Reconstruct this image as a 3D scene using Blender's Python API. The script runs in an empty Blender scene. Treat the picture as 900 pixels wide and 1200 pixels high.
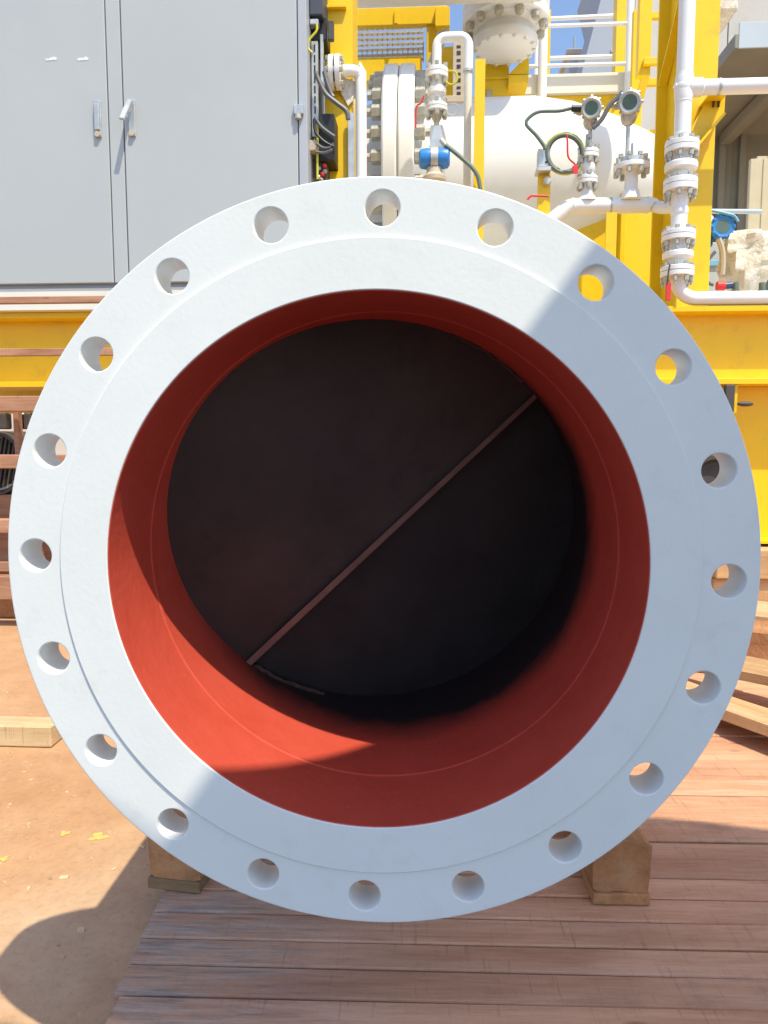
import bpy, bmesh, math, random
from mathutils import Vector, Matrix, Euler
random.seed(7)
S = bpy.context.scene
COL = S.collection
R = math.radians

# ------------------------------------------------------------------ camera
CAM = Vector((.0595, -.788, .8396)); FPX = 870.0
PIT, YAW = R(5.7), R(3.46)
cd = bpy.data.cameras.new('camera'); cam = bpy.data.objects.new('camera', cd); COL.objects.link(cam)
cam.location = CAM; cam.rotation_euler = (math.pi/2 - PIT, 0, YAW)
cd.sensor_fit = 'VERTICAL'; cd.sensor_height = 36.0; cd.lens = FPX/1200*36.0
cd.clip_start = .02; cd.clip_end = 2000
S.camera = cam
# ------------------------------------------------------------------ light
SUN_TO = Vector((.33, -.42, 1.0)).normalized()          # towards the sun
w = bpy.data.worlds.new('World'); S.world = w; w.use_nodes = True
wn = w.node_tree.nodes; wl = w.node_tree.links
sky = wn.new('ShaderNodeTexSky'); sky.sky_type = 'NISHITA'; sky.sun_disc = False; sky.ozone_density = 2.0
sky.sun_elevation = math.asin(SUN_TO.z); sky.sun_rotation = math.atan2(SUN_TO.x, SUN_TO.y)
wl.new(sky.outputs[0], wn['Background'].inputs[0]); wn['Background'].inputs[1].default_value = .15
sd = bpy.data.lights.new('sun', 'SUN'); sun = bpy.data.objects.new('sun', sd); COL.objects.link(sun)
sd.energy = 3.1; sd.angle = R(.55); sd.color = (1, .93, .73)
sun.rotation_euler = SUN_TO.to_track_quat('Z', 'Y').to_euler(); sun.location = (2, -3, 8)
S.view_settings.view_transform = 'Standard'; S.view_settings.look = 'None'
S.view_settings.gamma = 1; S.view_settings.use_curve_mapping = False
S.view_settings.exposure = .72
S.cycles.max_bounces = 10; S.cycles.diffuse_bounces = 3

# ------------------------------------------------------------------ helpers
def ray(px, py):
    x3 = (px-450)/FPX; z3 = -(py-600)/FPX
    c, s = math.cos(PIT), math.sin(PIT); yy = c+z3*s; z = -s+z3*c
    c, s = math.cos(YAW), math.sin(YAW)
    return Vector((x3*c-yy*s, x3*s+yy*c, z))
def at(px, py, Y):
    d = ray(px, py); return CAM + d*((Y-CAM.y)/d.y)
def atz(px, py, z):
    d = ray(px, py); return CAM + d*((z-CAM.z)/d.z)
def X(px, py, Y): return at(px, py, Y).x
def Z(px, py, Y): return at(px, py, Y).z
def ps(Y): return (Y-CAM.y)/FPX                     # metres per photo pixel at depth Y

class MB:
    def __init__(s): s.v = []; s.f = []
    def add(s, vs, fs):
        o = len(s.v); s.v += [Vector(v) for v in vs]; s.f += [tuple(i+o for i in f) for f in fs]; return s
    def obox(s, c, size, rot=None, bev=0, seg=1):
        bm = bmesh.new(); bmesh.ops.create_cube(bm, size=1)
        for v in bm.verts: v.co = Vector((v.co.x*size[0], v.co.y*size[1], v.co.z*size[2]))
        if bev > 0: bmesh.ops.bevel(bm, geom=bm.edges[:], offset=bev, segments=seg, affect='EDGES', profile=.6)
        M = rot.to_matrix() if rot is not None else Matrix.Identity(3)
        bm.verts.index_update()
        s.add([M @ v.co + Vector(c) for v in bm.verts], [[v.index for v in f.verts] for f in bm.faces]); bm.free(); return s
    def box(s, a, b, bev=0):
        lo = [min(a[i], b[i]) for i in range(3)]; hi = [max(a[i], b[i]) for i in range(3)]
        return s.obox([(lo[i]+hi[i])/2 for i in range(3)], [hi[i]-lo[i] for i in range(3)], None, bev)
    def lathe(s, o, ax, prof, seg=24, closed=False):
        o = Vector(o); ax = Vector(ax).normalized()
        u = ax.orthogonal().normalized(); w2 = ax.cross(u)
        vs = []; fs = []
        for h, r in prof:
            for k in range(seg):
                a = 2*math.pi*k/seg; vs.append(o+ax*h+(u*math.cos(a)+w2*math.sin(a))*r)
        n = len(prof); rng = n if closed else n-1
        for i in range(rng):
            j = (i+1) % n
            for k in range(seg):
                q = (k+1) % seg; fs.append((i*seg+k, i*seg+q, j*seg+q, j*seg+k))
        if not closed:
            if prof[0][1] > 1e-6: fs.append(tuple(range(seg-1, -1, -1)))
            if prof[-1][1] > 1e-6: fs.append(tuple((n-1)*seg+k for k in range(seg)))
        return s.add(vs, fs)
    def sheet_lathe(s, o, ax, prof, seg=24):         # no caps
        n0 = len(s.f); s.lathe(o, ax, prof, seg)
        s.f = [f for i, f in enumerate(s.f) if i < n0 or len(f) == 4]; return s
    def cyl(s, a, b, r, r2=None, seg=16):
        a = Vector(a); b = Vector(b); return s.lathe(a, b-a, [(0, r), ((b-a).length, r if r2 is None else r2)], seg)
    def tube(s, pts, r, seg=10, smooth=0):
        P = [Vector(p) for p in pts]
        if smooth:
            Q = []
            for i in range(len(P)-1):
                p0 = P[max(i-1, 0)]; p1 = P[i]; p2 = P[i+1]; p3 = P[min(i+2, len(P)-1)]
                for k in range(smooth):
                    t = k/smooth
                    Q.append(.5*((2*p1)+(p2-p0)*t+(2*p0-5*p1+4*p2-p3)*t*t+(-p0+3*p1-3*p2+p3)*t**3))
            Q.append(P[-1]); P = Q
        t = (P[1]-P[0]).normalized(); u = t.orthogonal().normalized(); vs = []; fs = []
        for i, p in enumerate(P):
            a = (P[i]-P[i-1]).normalized() if i else t
            b = (P[i+1]-P[i]).normalized() if i < len(P)-1 else a
            tt = (a+b).normalized(); u = (u-tt*u.dot(tt)).normalized(); v = tt.cross(u)
            for k in range(seg):
                an = 2*math.pi*k/seg; vs.append(p+(u*math.cos(an)+v*math.sin(an))*r)
        for i in range(len(P)-1):
            for k in range(seg):
                q = (k+1) % seg; fs.append((i*seg+k, i*seg+q, (i+1)*seg+q, (i+1)*seg+k))
        fs.append(tuple(range(seg-1, -1, -1))); fs.append(tuple((len(P)-1)*seg+k for k in range(seg)))
        return s.add(vs, fs)
    def prism(s, pts, ext):
        n = len(pts); e = Vector(ext); P = [Vector(p) for p in pts]
        return s.add(P+[p+e for p in P], [tuple(range(n-1, -1, -1)), tuple(range(n, 2*n))]+[(i, (i+1) % n, n+(i+1) % n, n+i) for i in range(n)])
    def sphere(s, c, r, seg=14, sc=(1, 1, 1)):
        n = 8; prof = []
        vs = []; fs = []
        for i in range(n+1):
            th = math.pi*i/n
            for k in range(seg):
                a = 2*math.pi*k/seg
                vs.append(Vector(c)+Vector((math.sin(th)*math.cos(a)*sc[0], math.sin(th)*math.sin(a)*sc[1], math.cos(th)*sc[2]))*r)
        for i in range(n):
            for k in range(seg):
                q = (k+1) % seg; fs.append((i*seg+k, (i+1)*seg+k, (i+1)*seg+q, i*seg+q))
        return s.add(vs, fs)
    def build(s, name, mat, parent=None, label=None, cat=None, group=None, kind=None, local=False, ang=35):
        me = bpy.data.meshes.new(name)
        off = Vector((0, 0, 0))
        if not local:
            if parent is not None:
                p = parent
                while p is not None: off += p.location; p = p.parent
            elif s.v:
                lo = Vector([min(v[i] for v in s.v) for i in range(3)]); hi = Vector([max(v[i] for v in s.v) for i in range(3)])
                off = Vector(((lo.x+hi.x)/2, (lo.y+hi.y)/2, lo.z))
        me.from_pydata([v-off for v in s.v], [], s.f); me.validate()
        bm = bmesh.new(); bm.from_mesh(me); bmesh.ops.remove_doubles(bm, verts=bm.verts, dist=1e-6)
        bmesh.ops.recalc_face_normals(bm, faces=bm.faces); bm.to_mesh(me); bm.free()
        me.polygons.foreach_set('use_smooth', [True]*len(me.polygons)); me.set_sharp_from_angle(angle=R(ang))
        me.materials.append(mat)
        o = bpy.data.objects.new(name, me); COL.objects.link(o)
        if parent is not None: o.parent = parent
        elif not local: o.location = off
        return tag(o, label, cat, group, kind)
def tag(o, label=None, cat=None, group=None, kind=None):
    for k, v in (('label', label), ('category', cat), ('group', group), ('kind', kind)):
        if v: o[k] = v
    return o
def thing(name, label, cat, loc=(0, 0, 0), group=None, rot=None):
    o = bpy.data.objects.new(name, None); COL.objects.link(o); o.location = loc; o.empty_display_size = .1
    if rot: o.rotation_euler = rot
    return tag(o, label, cat, group)

# ------------------------------------------------------------------ materials
def new_mat(name):
    m = bpy.data.materials.new(name); m.use_nodes = True
    return m, m.node_tree.nodes, m.node_tree.links, m.node_tree.nodes['Principled BSDF']
def N(n, typ, **kw):
    x = n.new(typ)
    for k, v in kw.items():
        if k in x.inputs: x.inputs[k].default_value = v
        else: setattr(x, k, v)
    return x
def coords(n, l, scale=(1, 1, 1), kind='Object'):
    t = n.new('ShaderNodeTexCoord'); m = n.new('ShaderNodeMapping'); m.inputs['Scale'].default_value = scale
    l.new(t.outputs[kind], m.inputs['Vector']); return m.outputs['Vector']
def ramp(n, l, fac, stops):
    r = n.new('ShaderNodeValToRGB'); el = r.color_ramp.elements
    while len(el) < len(stops): el.new(.5)
    for e, (p, c) in zip(el, stops):
        e.position = p; e.color = (*c, 1) if len(c) == 3 else c
    l.new(fac, r.inputs['Fac']); return r.outputs['Color']
def mixc(n, l, fac, a, b, mode='MIX'):
    m = n.new('ShaderNodeMix'); m.data_type = 'RGBA'; m.blend_type = mode
    for sock, val in ((m.inputs[0], fac), (m.inputs[6], a), (m.inputs[7], b)):
        if isinstance(val, (int, float)): sock.default_value = val
        elif isinstance(val, tuple): sock.default_value = (*val, 1)
        else: l.new(val, sock)
    return m.outputs[2]
def bump(n, l, h, p, strength=.3, dist=.001):
    b = n.new('ShaderNodeBump'); b.inputs['Strength'].default_value = strength; b.inputs['Distance'].default_value = dist
    l.new(h, b.inputs['Height']); l.new(b.outputs[0], p.inputs['Normal'])
def paint(name, col, rough=.4, var=.06, scale=6, bstr=.15, bscale=220, bdist=.0006, dirt=None, metal=0, dirtamt=.5):
    m, n, l, p = new_mat(name); v = coords(n, l)
    nz = N(n, 'ShaderNodeTexNoise', Scale=scale, Detail=6.0, Roughness=.65); l.new(v, nz.inputs['Vector'])
    a = tuple(max(0, c*(1-var)) for c in col); b = tuple(min(1, c*(1+var)) for c in col)
    c = ramp(n, l, nz.outputs[0], [(.3, a), (.7, b)])
    if dirt:
        n2 = N(n, 'ShaderNodeTexNoise', Scale=scale*2.7, Detail=8.0, Roughness=.7); l.new(v, n2.inputs['Vector'])
        f = ramp(n, l, n2.outputs[0], [(.55, (0, 0, 0)), (.75, (dirtamt,)*3)]); c = mixc(n, l, f, c, dirt)
    l.new(c, p.inputs['Base Color']); p.inputs['Metallic'].default_value = metal
    rr = n.new('ShaderNodeMapRange'); rr.inputs[3].default_value = rough-.08; rr.inputs[4].default_value = rough+.1
    l.new(nz.outputs[0], rr.inputs[0]); l.new(rr.outputs[0], p.inputs['Roughness'])
    nb = N(n, 'ShaderNodeTexNoise', Scale=bscale, Detail=3.0); l.new(v, nb.inputs['Vector'])
    if bstr: bump(n, l, nb.outputs[0], p, bstr, bdist)
    return m
def wood(name, stops, along='X', scale=1.0, weather=None, bstr=.5, saw=True, rnd=.25):
    m, n, l, p = new_mat(name)
    t = n.new('ShaderNodeTexCoord'); oi = n.new('ShaderNodeObjectInfo')
    off = n.new('ShaderNodeVectorMath'); off.operation = 'MULTIPLY_ADD'
    cx = n.new('ShaderNodeCombineXYZ')
    for i in range(3): l.new(oi.outputs['Random'], cx.inputs[i])
    l.new(cx.outputs[0], off.inputs[0]); off.inputs[1].default_value = (17.3, 31.7, 11.9); l.new(t.outputs['Object'], off.inputs[2])
    def mapped(sc):
        mp = n.new('ShaderNodeMapping'); mp.inputs['Scale'].default_value = sc; l.new(off.outputs[0], mp.inputs['Vector']); return mp.outputs[0]
    st = {'X': (2.2, 24, 24), 'Y': (24, 2.2, 24), 'Z': (24, 24, 2.2)}[along]
    g = N(n, 'ShaderNodeTexNoise', Scale=scale, Detail=7.0, Roughness=.62, Distortion=.35); l.new(mapped(st), g.inputs['Vector'])
    fine = N(n, 'ShaderNodeTexNoise', Scale=scale*5, Detail=5.0, Roughness=.7); l.new(mapped(st), fine.inputs['Vector'])
    big = N(n, 'ShaderNodeTexNoise', Scale=3.2, Detail=5.0); l.new(mapped((1, 3, 3)), big.inputs['Vector'])
    c = ramp(n, l, g.outputs[0], stops)
    fc = ramp(n, l, fine.outputs[0], [(.32, (.76, .72, .69)), (.55, (1, 1, 1))]); c = mixc(n, l, .6, c, fc, 'MULTIPLY')
    bc = ramp(n, l, big.outputs[0], [(.3, (.74, .68, .64)), (.58, (1.0, 1.0, 1.0))]); c = mixc(n, l, .75, c, bc, 'MULTIPLY')
    rv = n.new('ShaderNodeMapRange'); rv.inputs[3].default_value = 1-rnd; rv.inputs[4].default_value = 1+rnd*.5
    l.new(oi.outputs['Random'], rv.inputs[0]); hs = n.new('ShaderNodeHueSaturation'); l.new(rv.outputs[0], hs.inputs['Value']); l.new(c, hs.inputs['Color']); c = hs.outputs[0]
    nk = N(n, 'ShaderNodeTexNoise', Scale=1.0, Detail=3.0, Roughness=.6); l.new(mapped({'X': (150, 9, 9), 'Y': (9, 150, 9), 'Z': (9, 9, 150)}[along]), nk.inputs['Vector'])
    nf = ramp(n, l, nk.outputs[0], [(.60, (0, 0, 0)), (.72, (.42,)*3)]); c = mixc(n, l, nf, c, (.20, .115, .08))
    pt = N(n, 'ShaderNodeTexNoise', Scale=2.4, Detail=9.0, Roughness=.75); l.new(mapped((1, 1.6, 1.6)), pt.inputs['Vector'])
    pf = ramp(n, l, pt.outputs[0], [(.57, (0, 0, 0)), (.72, (.6,)*3)]); c = mixc(n, l, pf, c, (.25, .15, .11))
    # knots
    kv = N(n, 'ShaderNodeTexVoronoi', Scale=3.4); l.new(mapped({'X': (1, 3.0, 3.0), 'Y': (3, 1, 3), 'Z': (3, 3, 1)}[along]), kv.inputs['Vector'])
    kf = ramp(n, l, kv.outputs['Distance'], [(.0, (.6,)*3), (.05, (.35,)*3), (.085, (0, 0, 0))]); c = mixc(n, l, kf, c, (.06, .03, .02))
    if weather:                                    # grey, blackened end grain near the cut end (object x below `weather`)
        sx = n.new('ShaderNodeSeparateXYZ'); l.new(t.outputs['Object'], sx.inputs[0])
        mr = n.new('ShaderNodeMapRange'); mr.inputs[1].default_value = weather[0]; mr.inputs[2].default_value = weather[1]; mr.inputs[3].default_value = 1; mr.inputs[4].default_value = 0
        l.new(sx.outputs[0], mr.inputs[0])
        nn = N(n, 'ShaderNodeTexNoise', Scale=7.0, Detail=8.0, Roughness=.7); l.new(mapped((1, 4, 1)), nn.inputs['Vector'])
        mm = n.new('ShaderNodeMath'); mm.operation = 'MULTIPLY'; l.new(mr.outputs[0], mm.inputs[0]); l.new(ramp(n, l, nn.outputs[0], [(.32, (0, 0, 0)), (.62, (1, 1, 1))]), mm.inputs[1])
        gc = ramp(n, l, fine.outputs[0], [(.3, (.19, .145, .12)), (.65, (.50, .41, .345))])
        c = mixc(n, l, mm.outputs[0], c, gc)
    l.new(c, p.inputs['Base Color']); p.inputs['Roughness'].default_value = .85; p.inputs['Specular IOR Level'].default_value = .2
    h = n.new('ShaderNodeMath'); h.operation = 'ADD'; l.new(g.outputs[0], h.inputs[0]); l.new(fine.outputs[0], h.inputs[1])
    hh = h.outputs[0]
    if saw:
        sw = N(n, 'ShaderNodeTexNoise', Scale=1.0, Detail=4.0, Roughness=.8); l.new(mapped({'X': (95, 7, 7), 'Y': (7, 95, 7), 'Z': (7, 7, 95)}[along]), sw.inputs['Vector'])
        h2 = n.new('ShaderNodeMath'); h2.operation = 'MULTIPLY_ADD'; l.new(sw.outputs[0], h2.inputs[0]); h2.inputs[1].default_value = .7; l.new(hh, h2.inputs[2]); hh = h2.outputs[0]
    bump(n, l, hh, p, bstr, .004)
    return m
M = {}
M['white'] = paint('white_paint', (.80, .80, .78), .38, .02, 3, .35, 330, .0009)
M['flange_face'] = paint('flange_white_coating', (.80, .80, .785), .42, .025, 9, .3, 190, .0006, dirt=(.66, .65, .61), dirtamt=.4)
M['pipe_white'] = paint('pipe_white_paint', (.84, .84, .83), .33, .03, 4, .08, 200)
M['cream'] = paint('cream_paint', (.78, .75, .66), .45, .04, 3, .08, 150)
M['yellow'] = paint('yellow_paint', (.88, .56, .004), .38, .05, 2.5, .15, 120, .0008, dirt=(.40, .24, .05), dirtamt=.4)
M['grey'] = paint('cabinet_grey', (.44, .47, .475), .45, .03, 1.2, .25, 420, .0005, dirt=(.50, .50, .47), dirtamt=.35)
M['frame_grey'] = paint('cabinet_frame_grey', (.42, .45, .49), .45, .04, 2, .1, 300)
M['steel'] = paint('galvanised_steel', (.55, .55, .53), .42, .15, 18, .1, 120, metal=.7)
M['bolt'] = paint('plated_bolt_steel', (.52, .50, .43), .45, .25, 40, .2, 180, metal=.5)
M['dark'] = paint('black_rubber', (.018, .018, .02), .5, .2, 20, .1)
M['cable'] = paint('grey_cable_sheath', (.12, .125, .13), .45, .15, 20, .1)
M['cable_green'] = paint('green_grey_cable_sheath', (.13, .18, .15), .5, .15, 20, .1)
M['cable_yellow'] = paint('earth_wire_yellow', (.60, .55, .03), .5, .15, 20, .1)
M['red'] = paint('red_tag_plastic', (.70, .03, .04), .5, .1, 20, .1)
M['blue'] = paint('blue_enamel', (.03, .22, .62), .35, .08, 12, .1)
M['light_blue'] = paint('light_blue_hose', (.20, .45, .68), .4, .08, 12, .1)
M['rust'] = paint('rusty_primer', (.36, .15, .095), .75, .3, 9, .6, 60, .003, dirt=(.16, .07, .05))
M['darksteel'] = paint('dark_steel', (.07, .06, .055), .6, .3, 12, .4, 60, .002)
M['olive'] = paint('olive_cladding', (.25, .23, .18), .6, .12, 1.5, .2, 30, .004)
M['beige'] = paint('beige_cladding', (.55, .51, .46), .6, .07, .9, .2, 30, .004, dirt=(.38, .34, .30), dirtamt=.4)
M['bluegrey'] = paint('blue_grey_duct', (.45, .50, .55), .5, .06, 1, .1, 40)
M['tower'] = paint('far_grey_steel', (.33, .38, .46), .6, .06, .2, .1, 5)
M['tan'] = paint('tan_primer', (.50, .42, .32), .6, .15, 6, .2, 90)
M['glass'] = paint('display_glass', (.10, .16, .14), .12, .1, 20, 0)
M['yellow_mark'] = paint('yellow_marking_paint', (.70, .46, .13), .7, .12, 60, .3, 150, dirt=(.62, .37, .17), dirtamt=1.0)
M['label'] = paint('label_residue', (.72, .76, .74), .7, .1, 60, .3, 150)
# red oxide lining: shade painted in, red fades to near-black with depth
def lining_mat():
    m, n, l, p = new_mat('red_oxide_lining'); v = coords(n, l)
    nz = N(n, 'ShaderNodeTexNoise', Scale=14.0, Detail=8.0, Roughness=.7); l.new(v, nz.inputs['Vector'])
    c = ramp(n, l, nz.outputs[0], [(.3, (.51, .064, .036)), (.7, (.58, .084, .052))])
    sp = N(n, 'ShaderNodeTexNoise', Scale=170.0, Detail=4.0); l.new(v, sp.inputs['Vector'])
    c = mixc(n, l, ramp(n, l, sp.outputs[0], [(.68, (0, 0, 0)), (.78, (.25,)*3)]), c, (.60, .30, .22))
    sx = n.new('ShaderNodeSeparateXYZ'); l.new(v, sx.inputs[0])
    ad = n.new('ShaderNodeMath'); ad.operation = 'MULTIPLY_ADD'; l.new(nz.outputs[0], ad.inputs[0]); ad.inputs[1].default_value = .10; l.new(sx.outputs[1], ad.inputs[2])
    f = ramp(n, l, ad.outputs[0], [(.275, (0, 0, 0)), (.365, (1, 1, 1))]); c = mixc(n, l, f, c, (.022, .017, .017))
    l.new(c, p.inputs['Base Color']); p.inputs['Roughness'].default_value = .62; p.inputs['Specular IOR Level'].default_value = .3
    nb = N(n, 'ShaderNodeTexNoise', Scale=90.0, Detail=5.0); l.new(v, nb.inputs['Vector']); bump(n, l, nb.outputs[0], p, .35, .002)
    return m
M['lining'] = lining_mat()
M['bare'] = paint('bare_dark_plate', (.020, .017, .017), .7, .35, 9, .5, 60, .002, dirt=(.036, .022, .020))  # near-black tone stands in for shade deep in the bore
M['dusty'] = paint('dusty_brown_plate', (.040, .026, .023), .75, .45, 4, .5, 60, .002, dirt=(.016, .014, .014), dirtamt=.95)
M['weld'] = paint('painted_weld', (.075, .038, .033), .7, .3, 60, .5, 200, .002)
M['bare_edge'] = paint('cut_plate_edge', (.17, .092, .076), .7, .25, 20, .4, 80, .002)
# timbers
M['plank'] = wood('weathered_deck_plank', [(.25, (.60, .285, .165)), (.5, (.71, .385, .235)), (.75, (.79, .485, .33))], 'X', 1.0, (-.47, -.02), .6, rnd=.16)
M['sleeper'] = wood('sawn_sleeper', [(.25, (.40, .18, .075)), (.5, (.54, .27, .125)), (.75, (.63, .36, .19))], 'Y', 1.0, None, .6, rnd=.15)
M['mossy'] = wood('damp_board', [(.25, (.19, .12, .06)), (.5, (.29, .195, .105)), (.75, (.38, .27, .15))], 'X', 1.0, None, .7, rnd=.1)
M['pine'] = wood('fresh_pine', [(.25, (.60, .42, .22)), (.5, (.70, .53, .31)), (.75, (.78, .63, .42))], 'X', .8, None, .25, saw=False, rnd=.1)
M['rackwood'] = wood('reddish_rack_timber', [(.25, (.34, .165, .10)), (.5, (.45, .24, .15)), (.75, (.54, .32, .21))], 'X', 1.0, None, .4, rnd=.12)
M['scrap'] = wood('orange_scrap_board', [(.25, (.55, .31, .14)), (.5, (.68, .43, .22)), (.75, (.76, .54, .34))], 'X', 1.0, None, .5, rnd=.2)
def ground_mat():
    m, n, l, p = new_mat('rust_stained_ground'); v = coords(n, l)
    a = N(n, 'ShaderNodeTexNoise', Scale=1.4, Detail=10.0, Roughness=.65); l.new(v, a.inputs['Vector'])
    b = N(n, 'ShaderNodeTexNoise', Scale=9.0, Detail=10.0, Roughness=.72); l.new(v, b.inputs['Vector'])
    d = N(n, 'ShaderNodeTexNoise', Scale=70.0, Detail=6.0, Roughness=.7); l.new(v, d.inputs['Vector'])
    c = ramp(n, l, a.outputs[0], [(.3, (.44, .235, .115)), (.5, (.51, .305, .17)), (.7, (.56, .385, .25))])
    c = mixc(n, l, .8, c, ramp(n, l, b.outputs[0], [(.25, (.78, .70, .66)), (.5, (.97, .95, .93)), (.72, (1.10, 1.08, 1.06))]), 'MULTIPLY')
    c = mixc(n, l, .7, c, ramp(n, l, d.outputs[0], [(.3, (.80, .76, .74)), (.5, (1, 1, 1))]), 'MULTIPLY')
    e = N(n, 'ShaderNodeTexNoise', Scale=26.0, Detail=4.0, Roughness=.6); l.new(v, e.inputs['Vector'])
    c = mixc(n, l, ramp(n, l, e.outputs[0], [(.66, (0, 0, 0)), (.72, (.6,)*3)]), c, (.55, .44, .34))
    c = mixc(n, l, ramp(n, l, e.outputs[0], [(.26, (.7,)*3), (.33, (0, 0, 0))]), c, (.16, .085, .05))
    l.new(c, p.inputs['Base Color']); p.inputs['Roughness'].default_value = .88; p.inputs['Specular IOR Level'].default_value = .2
    h = n.new('ShaderNodeMath'); h.operation = 'MULTIPLY_ADD'; l.new(d.outputs[0], h.inputs[0]); h.inputs[1].default_value = .35; l.new(b.outputs[0], h.inputs[2])
    bump(n, l, h.outputs[0], p, .4, .007)
    return m
M['ground'] = ground_mat()
def plastic_mat():
    m, n, l, p = new_mat('cloudy_wrapping_film'); v = coords(n, l)
    a = N(n, 'ShaderNodeTexNoise', Scale=14.0, Detail=8.0, Roughness=.7, Distortion=1.2); l.new(v, a.inputs['Vector'])
    l.new(ramp(n, l, a.outputs[0], [(.3, (.66, .55, .38)), (.5, (.76, .70, .60)), (.68, (.88, .87, .85))]), p.inputs['Base Color'])
    p.inputs['Roughness'].default_value = .25; bump(n, l, a.outputs[0], p, .9, .02)
    return m
M['film'] = plastic_mat()

# ------------------------------------------------------------------ setting
GZ = -.05
MB().add([(-300, -60, GZ), (300, -60, GZ), (300, 600, GZ), (-300, 600, GZ)], [(0, 1, 2, 3)]).build('ground', M['ground'], None, kind='structure')
MB().add([(-40, -50, GZ+.004), (40, -50, GZ+.004), (40, -.20, GZ+.004), (-40, -.20, GZ+.004)], [(0, 1, 2, 3)]).build('road', paint('road_asphalt', (.088, .083, .078), .85, .2, 3, .6, 200, .004), None, kind='structure')  # unseen dark sheet added to cut ground bounce onto the spool

# ------------------------------------------------------------------ pipe spool
FZ = .70
NH = 20; OFF = R(-1.56); BCR = .37465; HR = .0178
def ring_curve(name, outer, inner, holes, y0, y1, bev, mat, parent):
    cu = bpy.data.curves.new('tmp', 'CURVE'); cu.dimensions = '2D'; cu.fill_mode = 'BOTH'
    def circ(cx, cy, r, n):
        s = cu.splines.new('POLY'); s.points.add(n-1); s.use_cyclic_u = True
        for i in range(n):
            a = 2*math.pi*i/n; s.points[i].co = (cx+r*math.cos(a), cy+r*math.sin(a), 0, 1)
    circ(0, 0, outer, 360); circ(0, 0, inner, 300)
    for h in holes: circ(h[0], h[1], HR, 44)
    cu.extrude = (y1-y0)/2-bev; cu.bevel_depth = bev; cu.bevel_resolution = 1; cu.offset = -bev
    o = bpy.data.objects.new('tmp', cu); COL.objects.link(o)
    dg = bpy.context.evaluated_depsgraph_get(); me = bpy.data.meshes.new_from_object(o.evaluated_get(dg))
    bpy.data.objects.remove(o)
    me.name = name; ym = (y0+y1)/2
    base = parent.location
    for v in me.vertices:
        x, y, z = v.co; v.co = Vector((x, ym+z, FZ+y)) - base
    bm = bmesh.new(); bm.from_mesh(me); bmesh.ops.remove_doubles(bm, verts=bm.verts, dist=1e-6); bmesh.ops.recalc_face_normals(bm, faces=bm.faces); bm.to_mesh(me); bm.free()
    me.set_sharp_from_angle(angle=R(50)); me.polygons.foreach_set('use_smooth', [abs(p.normal.y) < .985 for p in me.polygons])
    me.materials.clear(); me.materials.append(mat)
    ob = bpy.data.objects.new(name, me); COL.objects.link(ob); ob.parent = parent; return ob
spool = thing('pipe_spool', 'large white flanged pipe end with dark red bore and ring of bolt holes', 'pipe', (0, .5, FZ))
holes = []
for k in range(NH):
    a = math.pi/2 - k*2*math.pi/NH + OFF; holes.append((BCR*math.cos(a), BCR*math.sin(a)))
ring_curve('flange', .4065, .30, holes, 0, .048, .0016, M['flange_face'], spool)
ring_curve('raised_face', .346, .2925, [], -.0026, .004, .0012, M['flange_face'], spool)
L = 1.12
mb = MB(); mb.sheet_lathe((0, 0, FZ), (0, 1, 0), [(.0475, .337), (.055, .330), (.12, .306), (.13, .305), (L, .305)], 96); mb.build('pipe_wall', M['white'], spool)
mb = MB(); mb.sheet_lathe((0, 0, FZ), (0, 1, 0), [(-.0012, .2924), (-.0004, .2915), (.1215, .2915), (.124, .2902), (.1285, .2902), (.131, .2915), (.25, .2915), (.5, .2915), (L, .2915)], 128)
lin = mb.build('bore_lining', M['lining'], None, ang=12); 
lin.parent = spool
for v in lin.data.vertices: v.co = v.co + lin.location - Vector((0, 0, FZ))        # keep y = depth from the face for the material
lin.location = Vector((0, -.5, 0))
prof = [(L, .305), (L+.03, .304)] + [(L+.03+.15*math.sin(t), .304*math.cos(t)) for t in [i*math.pi/2/10 for i in range(1, 11)]]
mb = MB(); mb.sheet_lathe((0, 0, FZ), (0, 1, 0), prof, 96); mb.build('end_cap', M['white'], spool)
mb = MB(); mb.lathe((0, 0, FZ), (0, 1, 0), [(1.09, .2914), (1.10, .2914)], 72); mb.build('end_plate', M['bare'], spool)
# deflector: an inclined plate closing the bore in two halves, with a flat bar rib along the joint
ca = R(43.4); e1 = Vector((math.cos(ca), 0, math.sin(ca))); e2 = Vector((math.sin(ca), 0, -math.cos(ca))); yy = Vector((0, 1, 0)); c0 = Vector((0, .300, FZ)); KS = .54
for sg, mt in ((-1, M['dusty']), (1, M['bare'])):  # lower right half coloured darker in place of its deeper shade
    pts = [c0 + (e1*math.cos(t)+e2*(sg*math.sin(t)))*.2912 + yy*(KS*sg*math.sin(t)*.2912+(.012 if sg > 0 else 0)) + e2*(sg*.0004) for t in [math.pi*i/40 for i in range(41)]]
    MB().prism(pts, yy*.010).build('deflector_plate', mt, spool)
rb = [c0+e1*-.2895, c0+e1*.2895]
up_ = (e2+yy*KS).normalized()
MB().prism([rb[0]-up_*.0056, rb[1]-up_*.0038, rb[1]+up_*.0038, rb[0]+up_*.0056], yy*-.012).build('flat_bar', M['bare_edge'], spool)
for a0, a1, sg in ((.03, .16, -1), (.86, .99, 1)):
    wp = [c0 + (e1*math.cos(t)+e2*(sg*math.sin(t)))*.2900 + yy*(KS*sg*math.sin(t)*.2912-.003) for t in [math.pi*(a0+(a1-a0)*i/16) for i in range(17)]]
    wp = [p+Vector((random.uniform(-.0012, .0012), random.uniform(-.002, .002), random.uniform(-.0012, .0012))) for p in wp]
    MB().tube(wp, .0032, 6, 2).build('weld_bead', M['weld'], spool)

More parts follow.
